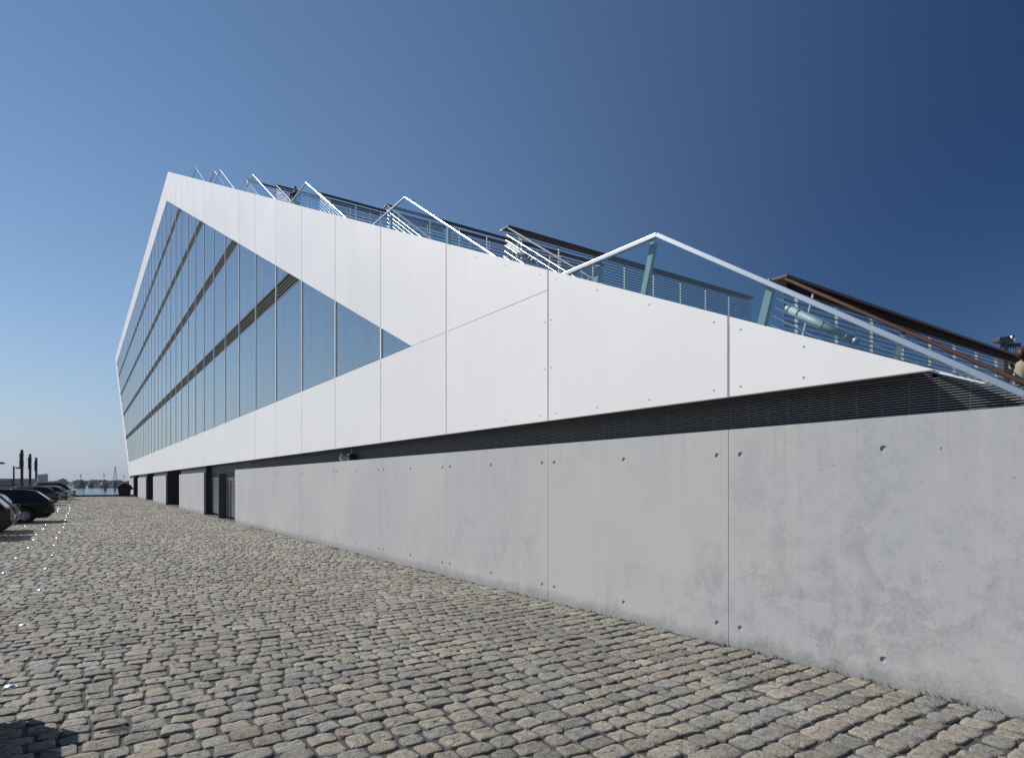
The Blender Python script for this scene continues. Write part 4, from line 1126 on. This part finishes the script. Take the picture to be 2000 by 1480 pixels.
def person(loc, rz, label, shirt, trousers, hair, long_hair=True, sleeve=True, walk=.16, k=1.0, dip=0.0):
    """local: facing +x, feet at z=0, about 1.70 m tall"""
    r = empty('person', loc, R(rz), label, 'person'); r.scale = (k, k, k)
    P_ = [(0, 0, .93, .13, .16), (.01, 0, 1.10, .105, .135), (.02, 0, 1.28, .11, .165), (.025, 0, 1.40, .075, .12), (.035, 0, 1.475, .048, .05), (.05, 0, 1.54, .05, .052)]
    E = [(0, 1), (1, 2), (2, 3), (3, 4), (4, 5)]
    def chain(st, seq):
        prev = st
        for q in seq: P_.append(q); E.append((prev, len(P_)-1)); prev = len(P_)-1
    for s in (-1, 1):
        w = walk*s
        chain(0, [(.0, .095*s, .86, .088, .09), (w*.55+.03, .10*s, .50, .060, .060), (w*.75+.02, .10*s, .36, .056, .056), (w-.03, .10*s, .09, .036, .038), (w+.05, .105*s, .045, .034, .04), (w+.15, .11*s, .03, .026, .040)])
        chain(3, [(.02, .185*s, 1.37, .055, .052), (-.02-w*.2, .225*s, 1.10, .040, .040), (.08-w*.3, .235*s, .89, .030, .029), (.11-w*.3, .235*s, .84, .030, .018)])
    body = skin_body('body', P_, E, r, skinm)
    # head with face
    h = MB().ball((.055, 0, 1.615), (.098, .076, .118), 20, 14)
    h.ball((.10, 0, 1.565), (.055, .050, .055), 12, 8)                      # jaw
    h.add([(.150, -.016, 1.60), (.150, .016, 1.60), (.178, 0, 1.592), (.150, 0, 1.645)], [(0, 1, 2), (0, 2, 3), (1, 3, 2)])
    h.ball((.142, 0, 1.556), (.018, .024, .007), 10, 6)
    for s in (-1, 1): h.ball((.045, .078*s, 1.61), (.022, .010, .030), 8, 6)
    h.build('head', skinm, r, smooth=True)
    e = MB()
    for s in (-1, 1): e.ball((.139, .031*s, 1.622), (.010, .014, .008), 8, 6)
    e.build('eye', mat('eye_dark', (.03, .02, .015), .2), r, smooth=True)
    hh = MB().ball((.030, 0, 1.645), (.115, .092, .105), 18, 12)
    if long_hair:
        hh.ball((-.055, 0, 1.60), (.075, .088, .11), 14, 10); rr = random.Random(4)
        for i in range(26):
            a = rr.uniform(1.2, 5.1); hh.ball((.02+.10*math.cos(a), .085*math.sin(a), 1.66+rr.uniform(-.10, .06)), rr.uniform(.024, .04), 8, 6)
    hh.build('hair', hair, r, smooth=True)
    # clothing follows the body a few millimetres outside it
    sp = [(0, 0, .90, .145, .175), (.01, 0, 1.10, .118, .148), (.02, 0, 1.28, .122, .178), (.025, 0, 1.405, .085, .13)]
    se = [(0, 1), (1, 2), (2, 3)]
    if sleeve:
        for s in (-1, 1):
            sp += [(.02, .185*s, 1.375, .066, .064), (.0-walk*s*.1, .208*s, 1.23, .056, .056)]; se += [(3, len(sp)-2), (len(sp)-2, len(sp)-1)]
    skin_body('shirt', sp, se, r, shirt)
    tp = [(0, 0, .94, .142, .172)]; te = []
    for s in (-1, 1):
        w = walk*s; b0 = len(tp)
        tp += [(.0, .095*s, .86, .099, .100), (w*.55+.03, .10*s, .50, .072, .072), (w*.75+.02, .10*s, .36, .068, .068), (w-.03, .10*s, .11, .056, .058)]
        te += [(0, b0), (b0, b0+1), (b0+1, b0+2), (b0+2, b0+3)]
    skin_body('trousers', tp, te, r, trousers)
    sh = MB()
    for s in (-1, 1): sh.ball((walk*s+.055, .105*s, .035), (.135, .050, .042), 14, 8)
    sh.build('shoe', blackm, r, smooth=True)
    # hands: palm, four curled fingers, thumb from the side of the palm
    for s in (-1, 1):
        bx, by, bz = .115-walk*s*.3, .235*s, .83
        hp = [(bx, by, bz, .026, .016), (bx+.012, by, bz-.055, .036, .014)]; he = [(0, 1)]
        for i, (dx, ln) in enumerate(((.030, .062), (.010, .072), (-.010, .066), (-.028, .052))):
            q = len(hp)
            hp += [(bx+.012+dx, by, bz-.065, .0095, .009), (bx+.016+dx, by-.006*s, bz-.065-ln*.5, .0085, .008), (bx+.018+dx, by-.022*s, bz-.065-ln, .007, .007)]
            he += [(1, q), (q, q+1), (q+1, q+2)]
        q = len(hp)
        hp += [(bx+.040, by-.012*s, bz-.030, .011, .010), (bx+.056, by-.022*s, bz-.062, .009, .008)]; he += [(0, q), (q, q+1)]
        skin_body('hand', hp, he, r, skinm, 1)
    return r
person((14.25, 3.85, 2.44), 0, 'person with dark tousled hair and pale yellow top on the stairs, right edge', mat('pale_yellow_top', (.27, .26, .18), .8), mat('dark_brown_trousers', (.03, .022, .018), .8), mat('dark_brown_hair', (.022, .011, .007), .6))
person((8.75, 31.2, 14.62), -120, 'small dark figure standing on the roof stairs near the third glass triangle', mat('black_shirt', (.012, .012, .013), .8), mat('black_trousers', (.01, .01, .012), .8), mat('black_hair', (.01, .008, .007), .6), long_hair=False, walk=.05)

# ------------------------------------------------------------------ air
hz = MB().box(-700, 1000, -80, 1700, -10, 29).build('haze', [])
hm = bpy.data.materials.new('haze'); hm.use_nodes = True; hn = hm.node_tree; hn.nodes.clear()
ho = hn.nodes.new('ShaderNodeOutputMaterial'); pv = hn.nodes.new('ShaderNodeVolumePrincipled')
pv.inputs['Color'].default_value = (.72, .84, 1.0, 1); pv.inputs['Density'].default_value = .00012; pv.inputs['Anisotropy'].default_value = .1
hn.links.new(pv.outputs[0], ho.inputs['Volume'])
hz.data.materials.append(hm); tag(hz, kind='stuff')
